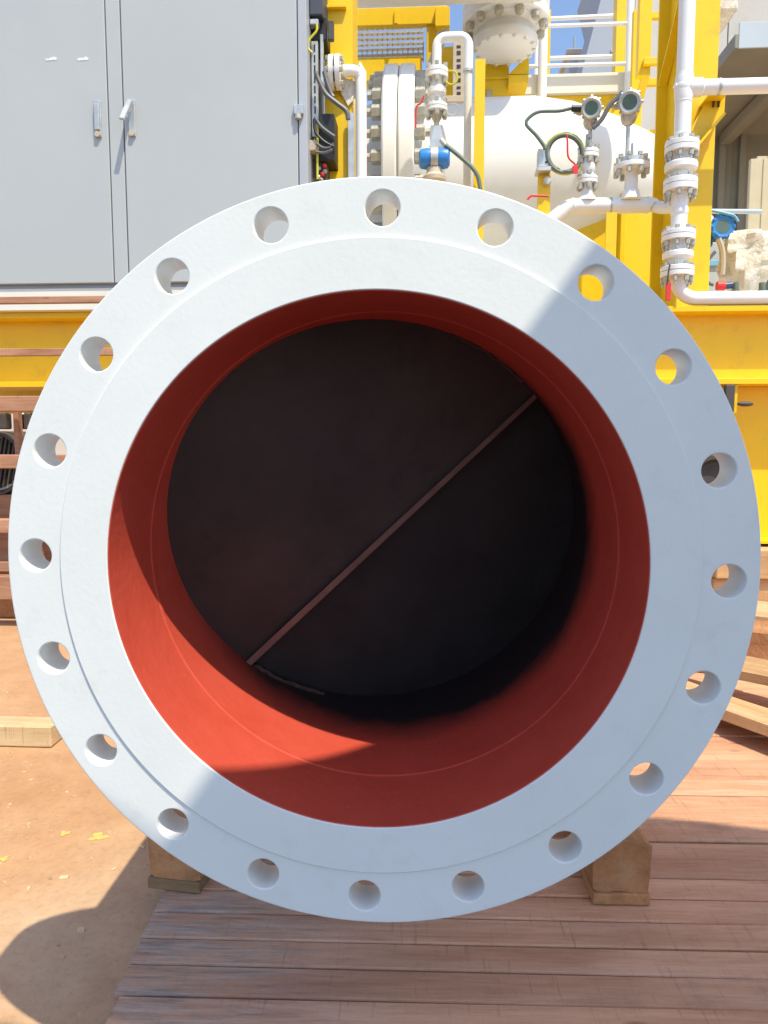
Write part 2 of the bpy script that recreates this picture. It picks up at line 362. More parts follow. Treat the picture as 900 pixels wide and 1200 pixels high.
# ------------------------------------------------------------------ timber mat under the spool
edges = [.34, .405, .475, .55]                       # plank joints (distance in front of the lens), from the camera outwards
pyl = [1215, 1171, 1134, 1103, 1073, 1046, 1022, 999.6, 979, 955, 926, 907, 885, 857]
edges = [.815, .885, .945] + [atz(450, y, 0).y - CAM.y for y in pyl]
e = edges[-1]
while e < 2.75: e += .075; edges.append(e)
mat_t = thing('timber_mat', 'mat of weathered brown timber planks lying under the white pipe', 'timber mat', (.05, .5, GZ)); mat_t.rotation_euler = (0, 0, R(1.7))
for i in range(len(edges)-1):
    a = edges[i]+CAM.y; b = edges[i+1]+CAM.y
    xl = -.408 - .002*min(i, 12) + random.uniform(-.007, .007)
    xr = 2.4 + random.uniform(-.06, .06); th = .0475 + random.uniform(-.001, .001); tz = random.uniform(-.0022, .0016)
    mb = MB(); nx = 22; g = .0013
    # slightly uneven sawn board
    ph = random.random()*6
    vs = []; fs = []
    for k in range(nx+1):
        u = k/nx; x = xl+(xr-xl)*u
        w1 = .0012*math.sin(9*u+ph); w2 = .0012*math.sin(11*u+ph*2); zz = tz+.0012*math.sin(5*u+ph)
        rb = .0028
        for (dy, dz) in ((0, -th), (0, -rb), (rb, 0), (1-rb, 0), (1, -rb), (1, -th)):
            yv = (a+g+w1+dy) if dy < .5 else (b-g+w2+dy-1)
            vs.append((x, yv, zz+dz))
    for k in range(nx):
        for q in range(6):
            r_ = (q+1) % 6; fs.append((k*6+q, k*6+r_, (k+1)*6+r_, (k+1)*6+q))
    fs.append((0, 1, 2, 3, 4, 5)); fs.append(tuple(nx*6+q for q in range(5, -1, -1)))
    o = mb.add(vs, fs).build('plank', M['plank'], mat_t, ang=25)

# ------------------------------------------------------------------ sleepers (runners) carrying the spool
def runner(x0, x1, y0, rot, lab, mt, mt2):
    t = thing('timber_sleeper', lab, 'timber', ((x0+x1)/2, y0, 0.0015), 'sleepers under the spool', (0, 0, rot))
    wd = x1-x0; LN = .95
    MB().obox((0, LN/2, .0105), (wd-.001, LN, .021), None, .002).build('base_board', mt2, t, local=True)
    mb = MB(); n = 14; vs = []; fs = []
    hw = wd/2-.002
    outl = [(-hw, .024), (-hw-.001, .06), (-hw, .105), (-hw+.012, .117), (hw-.010, .117), (hw, .107), (hw+.001, .06), (hw, .024), (hw-.01, .0215), (0, .0225), (-hw+.01, .0215)]
    m_ = len(outl)
    for k in range(n+1):
        for (px_, pz_) in outl:
            j = .0016 if k else .0028
            vs.append((px_+random.uniform(-j, j), .004+LN*k/n*.98+(random.uniform(0, .003) if k == 0 else 0), pz_+random.uniform(-j, j)))
    for k in range(n):
        for q in range(m_): fs.append((k*m_+q, k*m_+(q+1) % m_, (k+1)*m_+(q+1) % m_, (k+1)*m_+q))
    fs.append(tuple(range(m_-1, -1, -1))); fs.append(tuple(n*m_+q for q in range(m_)))
    mb.add(vs, fs).build('beam', mt, t, local=True)
    return t
runner(.359, .463, .496, R(2), 'square brown sleeper end to the right of the white flange bottom', M['sleeper'], M['sleeper'])
runner(-.462, -.358, .488, R(-7), 'rough brown sleeper end to the left below the white flange, dark damp base', M['sleeper'], M['mossy'])
cr = thing('cross_timber', 'dark cross timbers stacked behind the flange holding the pipe', 'timber', (0, .80, .1195))
for k in range(2):
    MB().box((-.43, .74+.01*k, .1205+.118*k), (.43, .86, .2365+.118*k), .004).build('timber_block', M['mossy'], cr)
for s in (-1, 1):
    MB().prism([(s*.30, .75, .3565), (s*.10, .75, .3565), (s*.145, .75, .4305), (s*.22, .75, .487)], (0, .1, 0)).build('wedge', M['sleeper'], cr)

# ------------------------------------------------------------------ paint splashes, pine beam, broken boards
for i, (px, py, sx) in enumerate(((115, 981, .022), (76, 977, .013), (4, 1007, .012))):
    c = atz(px, py, GZ); pts = []
    for k in range(16):
        a = 2*math.pi*k/16; r = sx*(.75+.25*math.sin(3*a+px)+.2*math.sin(5*a+py)+.1*random.random())
        pts.append((c.x+r*math.cos(a), c.y+r*.9*math.sin(a), GZ+.0006))
    tag(MB().prism(pts, (0, 0, .0010)).build('paint_splash', M['yellow_mark']), ['large yellow paint splash on the ground left of the flange', 'small yellow paint splash just left of the larger one', 'tiny yellow paint splash at the left edge of the ground'][i], 'paint mark', 'yellow paint splashes')
mb = MB()
for i in range(230):
    x = random.uniform(-1.6, -.47); y = random.uniform(.15, 1.9); q = random.uniform(.0018, .006)*(1 if random.random() < .9 else 2)
    mb.obox((x, y, GZ+q*.25), (q*random.uniform(1, 2.6), q, q*.6), Euler((random.uniform(-.3, .3), random.uniform(-.3, .3), random.uniform(0, 3))))
mb.build('wood_chips', M['pine'], None, kind='stuff', ang=10)
b = atz(60, 877, GZ); 
MB().box((b.x-1.1, b.y, GZ+.001), (b.x, b.y+.075, GZ+.064), .004).build('pine_beam', M['pine'], None, 'pale new pine beam lying on the ground left of flange', 'beam')
def board(c, ln, wd, th, rot, lab, mat=None, pitch=0, roll=0):
    mb = MB(); n = 8; vs = []; fs = []
    ph = random.random()*6
    for k in range(n+1):
        x = -ln/2+ln*k/n
        e1_ = random.uniform(-.004, .004); e2_ = random.uniform(-.004, .004)
        xx = [x+(random.uniform(-.02, .02) if k in (0, n) else 0) for _ in range(4)]
        for q, (yv, zv) in enumerate(((-wd/2+e1_, -th/2), (-wd/2+e1_, th/2), (wd/2+e2_, th/2), (wd/2+e2_, -th/2))): vs.append((xx[q], yv, zv+.003*math.sin(4*k/n+ph)))
    for k in range(n):
        for q in range(4): fs.append((k*4+q, k*4+(q+1) % 4, (k+1)*4+(q+1) % 4, (k+1)*4+q))
    fs.append((0, 1, 2, 3)); fs.append(tuple(n*4+q for q in (3, 2, 1, 0)))
    o = mb.add(vs, fs).build('scrap_board', mat or M['scrap'], None, lab, 'board', 'scrap boards right of the flange', local=True, ang=20)
    o.location = c; o.rotation_euler = (roll, pitch, rot)
p = atz(885, 852, .05); board((p.x+.03, p.y+.06, .055), .80, .16, .03, R(-58), 'nearest orange scrap board lying askew on the planks at right', roll=R(-6))
p = atz(893, 808, .09); board((p.x+.06, p.y+.12, .105), .6, .15, .03, R(-44), 'short broken board on top of the nearest scrap board', roll=R(4))
p = atz(893, 768, .12); board((p.x+.2, p.y+.35, .17), .95, .20, .045, R(-30), 'thick scrap board behind the broken one, dark front edge', roll=R(5))
p = atz(860, 800, .02); board((p.x+.02, p.y+.2, .03), .7, .12, .028, R(-20), 'low scrap board mostly hidden behind the flange edge')
board((1.55, 1.75, .12), .9, .20, .10, R(-25), 'thick timber offcut under the upper scrap boards', M['sleeper'])

# ------------------------------------------------------------------ skid frame
YB = 3.2
skid = thing('skid_beam', 'long yellow steel beam of the skid crossing behind the flange', 'beam', (0, YB+.1, .3))
zt = Z(450, 362, YB); zb = Z(450, 452, YB)
MB().box((-5, YB, zt-.030), (5, YB+.26, zt), .002).build('top_flange', M['yellow'], skid)
MB().box((-5, YB, zb), (5, YB+.26, zb+.030), .002).build('bottom_flange', M['yellow'], skid)
MB().box((-5, YB+.12, zb+.0302), (5, YB+.135, zt-.0302)).build('web', M['yellow'], skid)
MB().box((-5, YB+.26, zt-.05), (5, YB+4.2, zt-.012)).build('deck_plate', M['cream'], skid)
MB().box((-5, YB+4.2, zb), (5, YB+4.3, zt), .002).build('rear_beam', M['yellow'], skid)
for xs in (-4.3, 1.88):
    MB().box((xs-.24, YB+.19, .30), (xs+.24, YB+.21, zb-.002)).build('support_plate', M['yellow'], skid)
    MB().box((xs-.24, YB+.02, .30), (xs-.22, YB+.189, zb-.002)).build('support_rib', M['yellow'], skid)
    MB().box((xs-.28, YB, .285), (xs+.28, YB+.28, .299)).build('support_foot', M['yellow'], skid)
lug = thing('lifting_lug', 'dark steel lug bolted under the yellow beam by the right support', 'lug', (X(855, 470, YB), YB-.02, .7))
p = at(856, 470, YB-.01)
MB().box((p.x-.03, YB-.02, p.z-.06), (p.x+.018, YB+.01, zb-.003), .004).build('plate', M['darksteel'], lug)
MB().sphere((p.x+.075, YB-.01, p.z-.015), .042, 14, (1, .3, .32)).build('pin', M['darksteel'], lug)
st = thing('sleeper_stack', 'pale orange timber sleepers stacked under the right skid support', 'timber', (2.45, YB+.1, GZ))
for k in range(2):
    MB().box((1.55, YB-.06-.03*k, GZ+.001+.16*k), (3.3, YB+.45, GZ+.157+.16*k), .006).build('sleeper', M['scrap'], st)
tp = at(838, 560, 2.7)
tag(MB().lathe(tp, (.1, 1, 0), [(.03, .02), (.03, .07), (.0, .085), (.002, .13), (.03, .15), (.5, .15), (.51, .1)], 40).build('pipe_offcut', M['darksteel']), 'dark steel pipe offcut on the sleepers behind the flange at right', 'pipe offcut')

# ------------------------------------------------------------------ control cabinet
YC = 3.14
cab = thing('control_cabinet', 'large grey electrical cabinet with two doors standing on the yellow beam', 'cabinet', (-1.2, YC+.3, zt))
def rect(mb, x0, y0, x1, y1, Y, d, bev=.002, xr=None):
    """box whose front face spans the two photo points at depth Y, d deep"""
    a = at(x0, y0, Y); b = at(x1, y1, Y); return mb.box((a.x, Y, b.z), (b.x, Y+d, a.z), bev)
xR = X(360, 100, YC); xl = X(-160, 100, YC); zdoor = Z(60, 333, YC); ztop = Z(200, -170, YC); zpl = zt+.001
MB().box((xl, YC+.02, zdoor-.02), (xR, YC+.62, ztop)).build('body', M['frame_grey'], cab)
MB().box((xl, YC+.005, zpl), (xR-.03, YC+.60, zdoor-.021), .003).build('plinth', M['cream'], cab)
xa, xb, xc = X(129.5, 170, YC), X(147, 170, YC), X(350, 130, YC)
d1 = MB().box((xl-.2, YC-.012, zdoor), (xa-.005, YC+.019, ztop), .004).build('door', M['grey'], cab)
MB().box((xa+.001, YC-.011, zdoor), (xb-.005, YC+.019, ztop), .003).build('mullion', M['grey'], cab)
d2 = MB().box((xb+.001, YC-.012, zdoor), (xc-.004, YC+.019, ztop), .004).build('door', M['grey'], cab)
MB().box((xc+.001, YC-.011, zdoor), (xR, YC+.019, ztop), .003).build('corner_post', M['frame_grey'], cab)
k = ps(YC)
p = at(115, 140, YC-.012)
h1 = MB().box((p.x-4*k, YC-.022, p.z-20*k), (p.x+4*k, YC-.0125, p.z+20*k), .003).build('handle', M['steel'], d1)
MB().box((p.x-3*k, YC-.034, p.z-13*k), (p.x+3*k, YC-.0225, p.z+16*k), .003).build('handle_lever', M['steel'], d1)
MB().cyl((p.x, YC-.031, p.z-17*k), (p.x, YC-.0225, p.z-17*k), 3.2*k, seg=12).build('lock_cylinder', M['tan'], d1)
p = at(155, 139, YC-.012)
MB().box((p.x-4*k, YC-.022, p.z-20*k), (p.x+4*k, YC-.0125, p.z+20*k), .003).build('handle', M['steel'], d2)
MB().obox((p.x-.008, YC-.075, p.z+4*k), (6*k, .014, 30*k), Euler((R(-27), R(10), 0)), .003).build('handle_lever', M['steel'], d2)
MB().cyl((p.x, YC-.031, p.z-17*k), (p.x, YC-.0225, p.z-17*k), 3.2*k, seg=12).build('lock_cylinder', M['tan'], d2)
p = at(350, 132, YC-.012)
MB().box((p.x-5*k, YC-.035, p.z-3*k), (p.x+6*k, YC-.0125, p.z+7*k), .003).build('hinge', M['steel'], cab)
MB().cyl((p.x, YC-.027, p.z-8*k), (p.x, YC-.027, p.z-3.2*k), 3.5*k, seg=10).build('hinge_pin', M['bolt'], cab)
for px in (60, 97):
    p = at(px, 69, YC-.012)
    mb = MB(); pts = [(p.x+dx*k, YC-.0135, p.z+dz*k+random.uniform(-.6, .6)*k) for dx, dz in ((-7, 1), (-3, .6), (0, 1.2), (4, 2), (7, 1), (6, -1.6), (1, -1.2), (-4, -1.8), (-6, -1.4))]
    mb.prism(pts, (0, .0012, 0)).build('label_residue', M['label'], d1)
# open side of the cabinet: rail, terminal boxes and cables
YW = 3.24
rk = thing('cable_rail', 'slotted steel rail with wiring on the open side of the cabinet', 'cable rail', (X(368, 130, YW), YW, zt))
k = ps(YW)
a = at(369, 48, YW); b = at(369, 160, YW); 
MB().box((a.x-4.2*k, YW, b.z), (a.x+3*k, YW+.03, a.z), .002).build('rail', M['steel'], rk)
for i in range(9):
    z = b.z+(a.z-b.z)*(i+.6)/9.3
    MB().box((a.x-1.3*k, YW-.0016, z-.018), (a.x+.4*k, YW-.0002, z+.018)).build('slot', M['dark'], rk)
rect(MB(), 362, -40, 378, 17, YW-.02, .25, .005).build('terminal_box', paint('navy_box', (.05, .06, .09), .5), rk)
rect(MB(), 364, 20, 383, 47, YW+.04, .2, .005).build('switch_block', M['dark'], rk)
rect(MB(), 373, 133, 392, 188, YW+.02, .2, .005).build('terminal_box', M['dark'], rk)
rect(MB(), 363, 188, 383, 232, YW+.05, .2, .004).build('switch_block', M['darksteel'], rk)
rect(MB(), 361, 164, 372, 176, YW-.03, .06, .003).build('connector', M['tan'], rk)
rect(MB(), 363, 22, 373, 28, YW-.02, .05, .003).build('connector', M['steel'], rk)
rect(MB(), 375, 40, 379, 104, YW+.03, .03, .002).build('bracket', M['steel'], rk)
rect(MB(), 380, 36, 390, 44, YW+.05, .05, .003).build('bracket', M['bolt'], rk)
rect(MB(), 384, 24, 391, 46, YW+.03, .03, .003).build('bracket', M['darksteel'], rk)
def cable(pts, Y, r, mat, name='cable', parent=None, lab=None, cat=None, grp=None, dy=None):
    P = [at(x, y, Y+(dy[i] if dy else 0)) for i, (x, y) in enumerate(pts)]
    return MB().tube(P, r, 8, 6).build(name, mat, parent, lab, cat, grp)
cable([(370, 85), (374, 95), (382, 110), (395, 121), (406, 130), (408, 140)], YW-.05, .012, M['cable'], parent=rk)
cable([(380, 84), (383, 96), (388, 110), (391, 114)], YW-.02, .012, M['cable'], parent=rk)
cable([(369, 138), (376, 148), (386, 156), (392, 160)], YW-.03, .009, M['cable'], parent=rk)
cable([(368, 140), (370, 155), (380, 166), (391, 172)], YW-.04, .008, M['dark'], parent=rk)
cable([(371, 168), (378, 173), (386, 173), (391, 168)], YW-.04, .007, M['cable'], parent=rk)
cable([(370, 178), (380, 179), (390, 175)], YW-.04, .007, M['cable'], parent=rk)
cable([(371, 28), (371, 36), (363, 46), (361, 56), (366, 62)], YW-.04, .006, M['cable_yellow'], 'earth_wire', rk)
cable([(372, 148), (372, 170), (372, 186), (372, 210)], YW-.02, .006, M['cable_yellow'], 'earth_wire', rk)
for i in range(7):
    p = at(376+random.uniform(-4, 8), 194+i*3.4, YW+.04)
    MB().sphere(p, .012, 8).build('terminal', [M['red'], M['bolt'], M['tan']][i % 3], rk)

# ------------------------------------------------------------------ yellow steelwork
def column(x0, x1, ybot, ytop, Y, depth, name, lab, side=True):
    a = at((x0+x1)/2, ytop, Y)
    hw = (x1-x0)/2*ps(Y); zb_ = ybot
    return a.x-hw, a.x+hw
# left column with its brace
colA = thing('steel_column', 'yellow steel column right beside the grey cabinet', 'column', (X(398, 100, 3.42), 3.5, zt), 'yellow columns')
xa = X(380, 60, 3.42); xb = X(413, 60, 3.42)
MB().box((xa, 3.42, zt), (xb, 3.44, Z(390, -160, 3.42)), .002).build('front_flange', M['yellow'], colA)
MB().box((xb-.02, 3.4402, zt), (xb, 3.70, Z(390, -160, 3.42)), .002).build('side_plate', M['yellow'], colA)
MB().box((xa, 3.70, zt), (xb, 3.72, Z(390, -160, 3.42)), .002).build('rear_flange', M['yellow'], colA)
MB().box((X(381, 12, 3.41), 3.39, Z(395, 11, 3.41)), (X(406, 12, 3.41), 3.419, Z(395, 7, 3.41)), .002).build('clip_plate', M['yellow'], colA)
# grey flat bar and hooked drain pipe
k = ps(3.38); a = at(411, 132, 3.38)
MB().box((a.x-3.5*k, 3.38, zt), (a.x+4*k, 3.395, a.z), .002).build('flat_bar', M['steel'], None, 'grey galvanised flat bar standing before the yellow column', 'bar')
dp = thing('drain_pipe', 'thin white hooked pipe with small flange by the left column', 'pipe', at(398, 85, 3.36))
P = [at(402, 83, 3.36), at(412, 83, 3.37), at(418, 85, 3.39), at(421.5, 92, 3.40), at(423, 104, 3.40)]; q = P[-1]
MB().tube(P+[Vector((q.x, q.y, zt))], .030, 14, 5).build('pipe', M['pipe_white'], dp)
p = at(394, 85, 3.35)
for dx in (-.022, .012):
    MB().lathe((p.x+dx, p.y, p.z), (1, 0, 0), [(-.012, .086), (.012, .086)], 24).build('flange', M['pipe_white'], dp)
for i in range(6):
    a_ = i*math.pi/3+.2
    MB().lathe((p.x-.05, p.y+.068*math.cos(a_), p.z+.068*math.sin(a_)), (1, 0, 0), [(0, .014), (.09, .014)], 6).build('bolt', M['bolt'], dp)
MB().prism([at(400, 90, 3.39), at(419, 96, 3.41), at(420, 110, 3.41), at(408, 124, 3.40), at(399, 108, 3.40)], (0, .006, 0)).build('wrapping_sheet', M['film'], None, 'torn yellowed film sheet hanging from the hooked white pipe', 'film')

# top yellow frame with grating
fr = thing('grating_frame', 'yellow overhead frame with open grating left of the valve', 'frame', at(455, 50, 4.7))
rect(MB(), 412, 10, 524, 27, 4.7, .05, .003).build('top_beam', M['yellow'], fr)
rect(MB(), 412, 68, 494, 93, 4.78, .14, .003).build('lower_beam', M['yellow'], fr)
rect(MB(), 500, 26, 512, 80, 4.72, .12, .003).build('end_post', M['yellow'], fr)
rect(MB(), 510, 8, 527, 30, 4.66, .08, .003).build('end_bracket', M['yellow'], fr)
rect(MB(), 462, 12, 466, 27, 4.685, .014, .001).build('stiffener', M['yellow'], fr)
mb = MB(); pa = at(418, 24, 4.84); pb = at(496, 72, 4.84)
for i in range(14):
    u = i/13; mb.box((pa.x+(pb.x-pa.x)*u-.004, 4.84, pb.z), (pa.x+(pb.x-pa.x)*u+.004, 4.86, pa.z))
for i in range(8):
    u = (i+.5)/8; z = pb.z+(pa.z-pb.z)*u; mb.box((pa.x, 4.835, z-.004), (pb.x, 4.865, z+.004))
mb.build('grating', M['steel'], fr, kind='stuff')
# overhead pipe
r = .30; p = Vector((0, 4.2, CAM.z+(4.2-CAM.y)*math.tan(R(31.5))-r))
mb = MB().cyl((X(405, 5, 4.0), 4.2, p.z+r), (X(642, 5, 4.0), 4.2, p.z+r), r, seg=40); mb.build('overhead_pipe', M['cream'], None, 'wide cream pipe running along the top above the vessel', 'pipe')

# ------------------------------------------------------------------ vessel
YV = 4.3; k = ps(YV)
ves = thing('pressure_vessel', 'big white horizontal vessel with bolted flange pair behind the spool', 'vessel', (X(560, 200, YV), YV, zt))
cz = Z(560, 122, YV+.45)-.53; cxv = X(560, 200, YV)
x1 = X(622, 130, YV+.45); x0 = X(488, 110, YV+.45)
rV = .53
MB().sheet_lathe((0, YV+.45, cz), (1, 0, 0), [(x0-.02, rV), (x1, rV), (x1+.25, rV*.93), (x1+.55, rV*.76), (x1+.8, rV*.55), (x1+.95, rV*.40), (x1+1.0, .001)], 96).build('shell', M['pipe_white'], ves)
YA = YV+.45; rF = Z(470, 88, YA)-cz
fl = [(X(454, 90, YA), X(470, 90, YA)), (X(471, 90, YA), X(488, 90, YA))]
RN = rF-.085
for i, (a, b) in enumerate(fl):
    MB().lathe((0, YA, cz), (1, 0, 0), [(a, rF-.012), (a+.012, rF), (b-.012, rF), (b, rF-.012)], 96).build('flange', M['pipe_white'], ves)
MB().lathe((0, YA, cz), (1, 0, 0), [(X(380, 150, YV), .50), (fl[0][0]-.12, .50), (fl[0][0], .56)], 80).build('nozzle_pipe', M['pipe_white'], ves)
NN = 28
nut = MB().lathe((0, 0, 0), (1, 0, 0), [(0, .040), (.004, .046), (.062, .046), (.066, .040)], 6)
first = {}
for i in range(NN):
    an = 2*math.pi*(i+.35)/NN
    if math.cos(an) > .35: continue                      # far side, hidden behind the discs
    for s, xx in ((0, fl[0][0]-.068), (1, fl[1][1]+.002)):
        y = YA+RN*math.cos(an); z = cz+RN*math.sin(an)
        if not first:
            o = nut.build('nut', M['bolt'], ves, local=True); first['n'] = o
            s2 = MB().cyl((-.03, 0, 0), (-.001, 0, 0), .026, seg=10).build('stud_end', M['bolt'], o, local=True); first['s'] = s2
        else:
            o = first['n'].copy(); COL.objects.link(o); o.parent = ves
            s2 = first['s'].copy(); COL.objects.link(s2); s2.parent = o
        o.location = Vector((xx, y, z))-ves.location
        if s: s2.location = (.098, 0, 0)

sk = thing('vessel_saddle', 'yellow saddle plate supporting the right end of the vessel', 'saddle', (X(705, 300, 4.6), 4.6, zt))
MB().box((X(640, 300, 4.6), 4.5, zt), (X(775, 300, 4.6), 4.53, cz-.28), .003).build('saddle_plate', M['yellow'], sk)
MB().box((X(722, 300, 4.5), 4.40, zt), (X(728, 300, 4.5), 4.499, cz-.2), .003).build('saddle_rib', M['yellow'], sk)
# ------------------------------------------------------------------ big vertical valve, upper centre
YQ = 4.75; k = ps(YQ)
bv = thing('relief_valve', 'big white bolted valve body hanging at the top centre', 'valve', at(592, 60, YQ))
c = at(592, 55, YQ); ax = Vector((0, 0, 1))
zb_ = c.z
mb = MB(); mb.lathe((c.x, YQ, zb_), ax, [(-.02, 33*k), (0, 35*k), (.04, 35*k), (.05, 32*k), (.10, 31*k), (.13, 38*k)], 48); mb.build('lower_body', M['pipe_white'], bv)
MB().lathe((c.x, YQ, zb_), ax, [(.131, 45*k), (.14, 47*k), (.21, 47*k), (.22, 45*k)], 48).build('flange', M['pipe_white'], bv)
MB().lathe((c.x, YQ, zb_), ax, [(.221, 45*k), (.23, 47*k), (.30, 47*k), (.31, 45*k), (.311, 36*k), (.55, 30*k), (1.0, 34*k)], 48).build('bonnet', M['pipe_white'], bv)
for i in range(12):
    an = i*math.pi/6+.26
    MB().lathe((c.x+41*k*math.cos(an), YQ+41*k*math.sin(an), zb_+.08), ax, [(0, .018), (.015, .03), (.051, .03)], 8).build('bolt', M['bolt'], bv)
for i in range(14):
    an = i*2*math.pi/14
    MB().lathe((c.x+31.5*k*math.cos(an), YQ+31.5*k*math.sin(an), zb_-.034), ax, [(0, .010), (.006, .016), (.0135, .016)], 8).build('cap_screw', M['cream'], bv)
sp = thing('valve_support', 'yellow box support under the big white valve', 'support', at(580, 95, 4.95))
rect(MB(), 566, 72, 596, 125, 5.0, .3, .003).build('box', M['yellow'], sp)
rect(MB(), 596, 88, 619, 97, 4.92, .4, .002).build('shelf', M['yellow'], sp)
MB().prism([at(596, 87, 4.94), at(620, 63, 4.94), at(620, 87, 4.94)], (0, .02, 0)).build('gusset', M['yellow'], sp)
rect(MB(), 505, 55, 535, 122, 5.05, .2, .003).build('backing_column', M['yellow'], sp)
rect(MB(), 566, 89.5, 596, 92, 4.985, .014, .001).build('seam_plate', M['yellow'], sp)
rect(MB(), 570, 105, 577, 114, 4.98, .018, .002).build('nameplate', M['tan'], sp)
# grey inclined brace behind the U pipe
MB().prism([at(497, 88, 4.6), at(513, 38, 4.6), at(524, 32, 4.6), at(518, 60, 4.6), at(505, 92, 4.6)], (0, .05, 0)).build('gusset_plate', M['bluegrey'], None, 'pale grey gusset plate left of the inverted U pipe', 'plate')

# ------------------------------------------------------------------ inverted U pipe, tray, posts
YU = 3.75; k = ps(YU)
up = thing('vent_pipe', 'white inverted U shaped thin pipe at the top centre', 'pipe', at(530, 60, YU))
xa = X(512, 60, YU); xb = X(549, 60, YU); zt_ = Z(530, 43.5, YU); rr = .05
P = [Vector((xa, YU, Z(512, 83, YU))), Vector((xa, YU, zt_-rr*1.6))]
P += [Vector((xa+rr*(1-math.cos(t)), YU, zt_-rr+rr*math.sin(t))) for t in [i*math.pi/2/6 for i in range(7)]]
P += [Vector((xb-rr+rr*math.sin(t), YU, zt_-rr+rr*math.cos(t))) for t in [i*math.pi/2/6 for i in range(7)]]
P += [Vector((xb, YU, Z(549, 84, YU)))]
MB().tube(P, 5.2*k, 14).build('pipe', M['pipe_white'], up)
MB().cyl((xb, YU, Z(549, 83, YU)), (xb, YU, zt), 4.4*k, seg=14).build('lower_leg', M['cream'], up)
MB().cyl((xb, YU, Z(549, 85, YU)), (xb, YU, Z(549, 82, YU)), 5.8*k, seg=14).build('coupling', M['steel'], up)
tr = thing('cable_tray', 'upright slotted tan cable tray behind the inverted U pipe', 'cable tray', at(537, 110, 4.05)); kk = ps(4.05)
rect(MB(), 531, 48, 545, 117, 4.05, .04, .002).build('tray_back', M['tan'], tr)
for i in range(8):
    p = at(537.5, 54+i*8, 4.05)
    MB().box((p.x-2.2*kk, 4.0475, p.z-2*kk), (p.x+2.2*kk, 4.0497, p.z+(2 if i % 2 else .6)*kk)).build('slot', M['dark'], tr)
rect(MB(), 519, 112, 545, 119, 4.02, .028, .002).build('cross_bar', M['tan'], tr)
def post(x0, x1, ytop, Y, name, lab, cat, mat, depth=.06, grp=None, zbot=None):
    a = at((x0+x1)/2, ytop, Y); hw = (x1-x0)/2*ps(Y)
    t = thing(name, lab, cat, (a.x, Y+depth/2, zbot if zbot is not None else zt), grp); z0 = zbot if zbot is not None else zt
    MB().box((a.x-hw, Y, z0), (a.x+hw, Y+.008, a.z), .001).build('front_leg', mat, t)
    MB().box((a.x+hw-.008, Y+.0082, z0), (a.x+hw, Y+depth, a.z), .001).build('side_leg', mat, t)
    MB().box((a.x-hw-.02, Y-.02, z0+.0005), (a.x+hw+.02, Y+depth+.02, z0+.012), .001).build('base_plate', mat, t)
    return t
post(557, 568.5, 69, 3.6, 'angle_post', 'yellow angle post standing right of the inverted U pipe', 'post', M['yellow'], grp='yellow angle posts')
bp = post(631, 645, 200, 3.45, 'angle_post', 'short yellow angle post carrying the small grey junction box', 'post', M['yellow'], grp='yellow angle posts')
post(711, 723, 249, 3.35, 'angle_post', 'short yellow post propping the white manifold pipe', 'post', M['yellow'], grp='yellow angle posts')
k = ps(3.42); p = at(638, 212, 3.42)
MB().lathe((p.x+3*k, 3.43, p.z-.0), (0, 1, 0), [(-.02, .020), (0, .024), (.018, .024)], 6).build('bolt', M['bolt'], bp)
jb = thing('junction_box', 'small grey junction box on top of the short yellow post', 'box', at(638, 199, 3.4))
rect(MB(), 631, 174, 644, 194, 3.40, .06, .003).build('box', M['steel'], jb)
rect(MB(), 629.5, 195, 646, 199.5, 3.38, .10, .002).build('bracket', M['steel'], jb)
for dy in (178, 190): 
    q = at(640, dy, 3.4); MB().sphere(q, .006, 8).build('screw', M['dark'], jb)

# ------------------------------------------------------------------ instrument valves
def stack(name, lab, cat, px, Y, spec, mat, bolts=4, grp=None):
    """vertical stack of turned pieces: spec = (part name, [(photo y, radius px), ...], mat)"""
    p0 = at(px, spec[0][1][0][0], Y); k = ps(Y); t = thing(name, lab, cat, (p0.x, Y, Z(px, spec[-1][1][-1][0], Y)), grp)
    for nm, pr, mt in spec:
        prof = [(-Z(px, y, Y), r*k) for y, r in pr]
        MB().lathe((p0.x, Y, 0), (0, 0, -1), prof, 28).build(nm, mt or mat, t)
        if nm == 'flange' and bolts:
            zc = sum(Z(px, y, Y) for y, r in pr)/len(pr); hh = abs(Z(px, pr[0][0], Y)-Z(px, pr[-1][0], Y))
            rm = max(r for y, r in pr)*k*.84
            for i in range(bolts):
                an = 2*math.pi*(i+.5)/bolts
                MB().lathe((p0.x+rm*math.cos(an), Y+rm*math.sin(an), zc-hh*.5-.03), (0, 0, 1), [(0, .008), (.004, .014), (.028, .014), (.0285, .008), (hh+.03, .008), (hh+.031, .013), (hh+.05, .013)], 6).build('bolt', M['bolt'], t)
    return t, p0
def fl_(y0, y1, r): m = (y0+y1)/2; return [(y0, r*.94), (y0+.6, r), (m-.5, r), (m-.45, r*.9), (m+.45, r*.9), (m+.5, r), (y1-.6, r), (y1, r*.94)]
W = M['pipe_white']
iv, p0 = stack('instrument_valve', 'white flanged instrument valve below the inverted U pipe', 'valve', 512, 3.72, [
    ('flange', fl_(81, 93, 12.5), W), ('body', [(93, 8), (96, 7), (102, 7.5), (105, 10.5), (111, 10.5), (113, 7), (121, 7.5), (123, 9)], W),
    ('flange', fl_(123, 132, 12.5), W), ('neck', [(132, 8), (138, 6), (144, 3), (147, 3)], M['bolt'])], W, 6, 'instrument valves')
k = ps(3.68)
MB().tube([at(525, 83, 3.66)]+[at(529+7*math.sin(a), 91-8*math.cos(a), 3.66) for a in [i*math.pi/8 for i in range(1, 12)]], .006, 6, 3).build('tag_ring', M['cable_yellow'], iv)
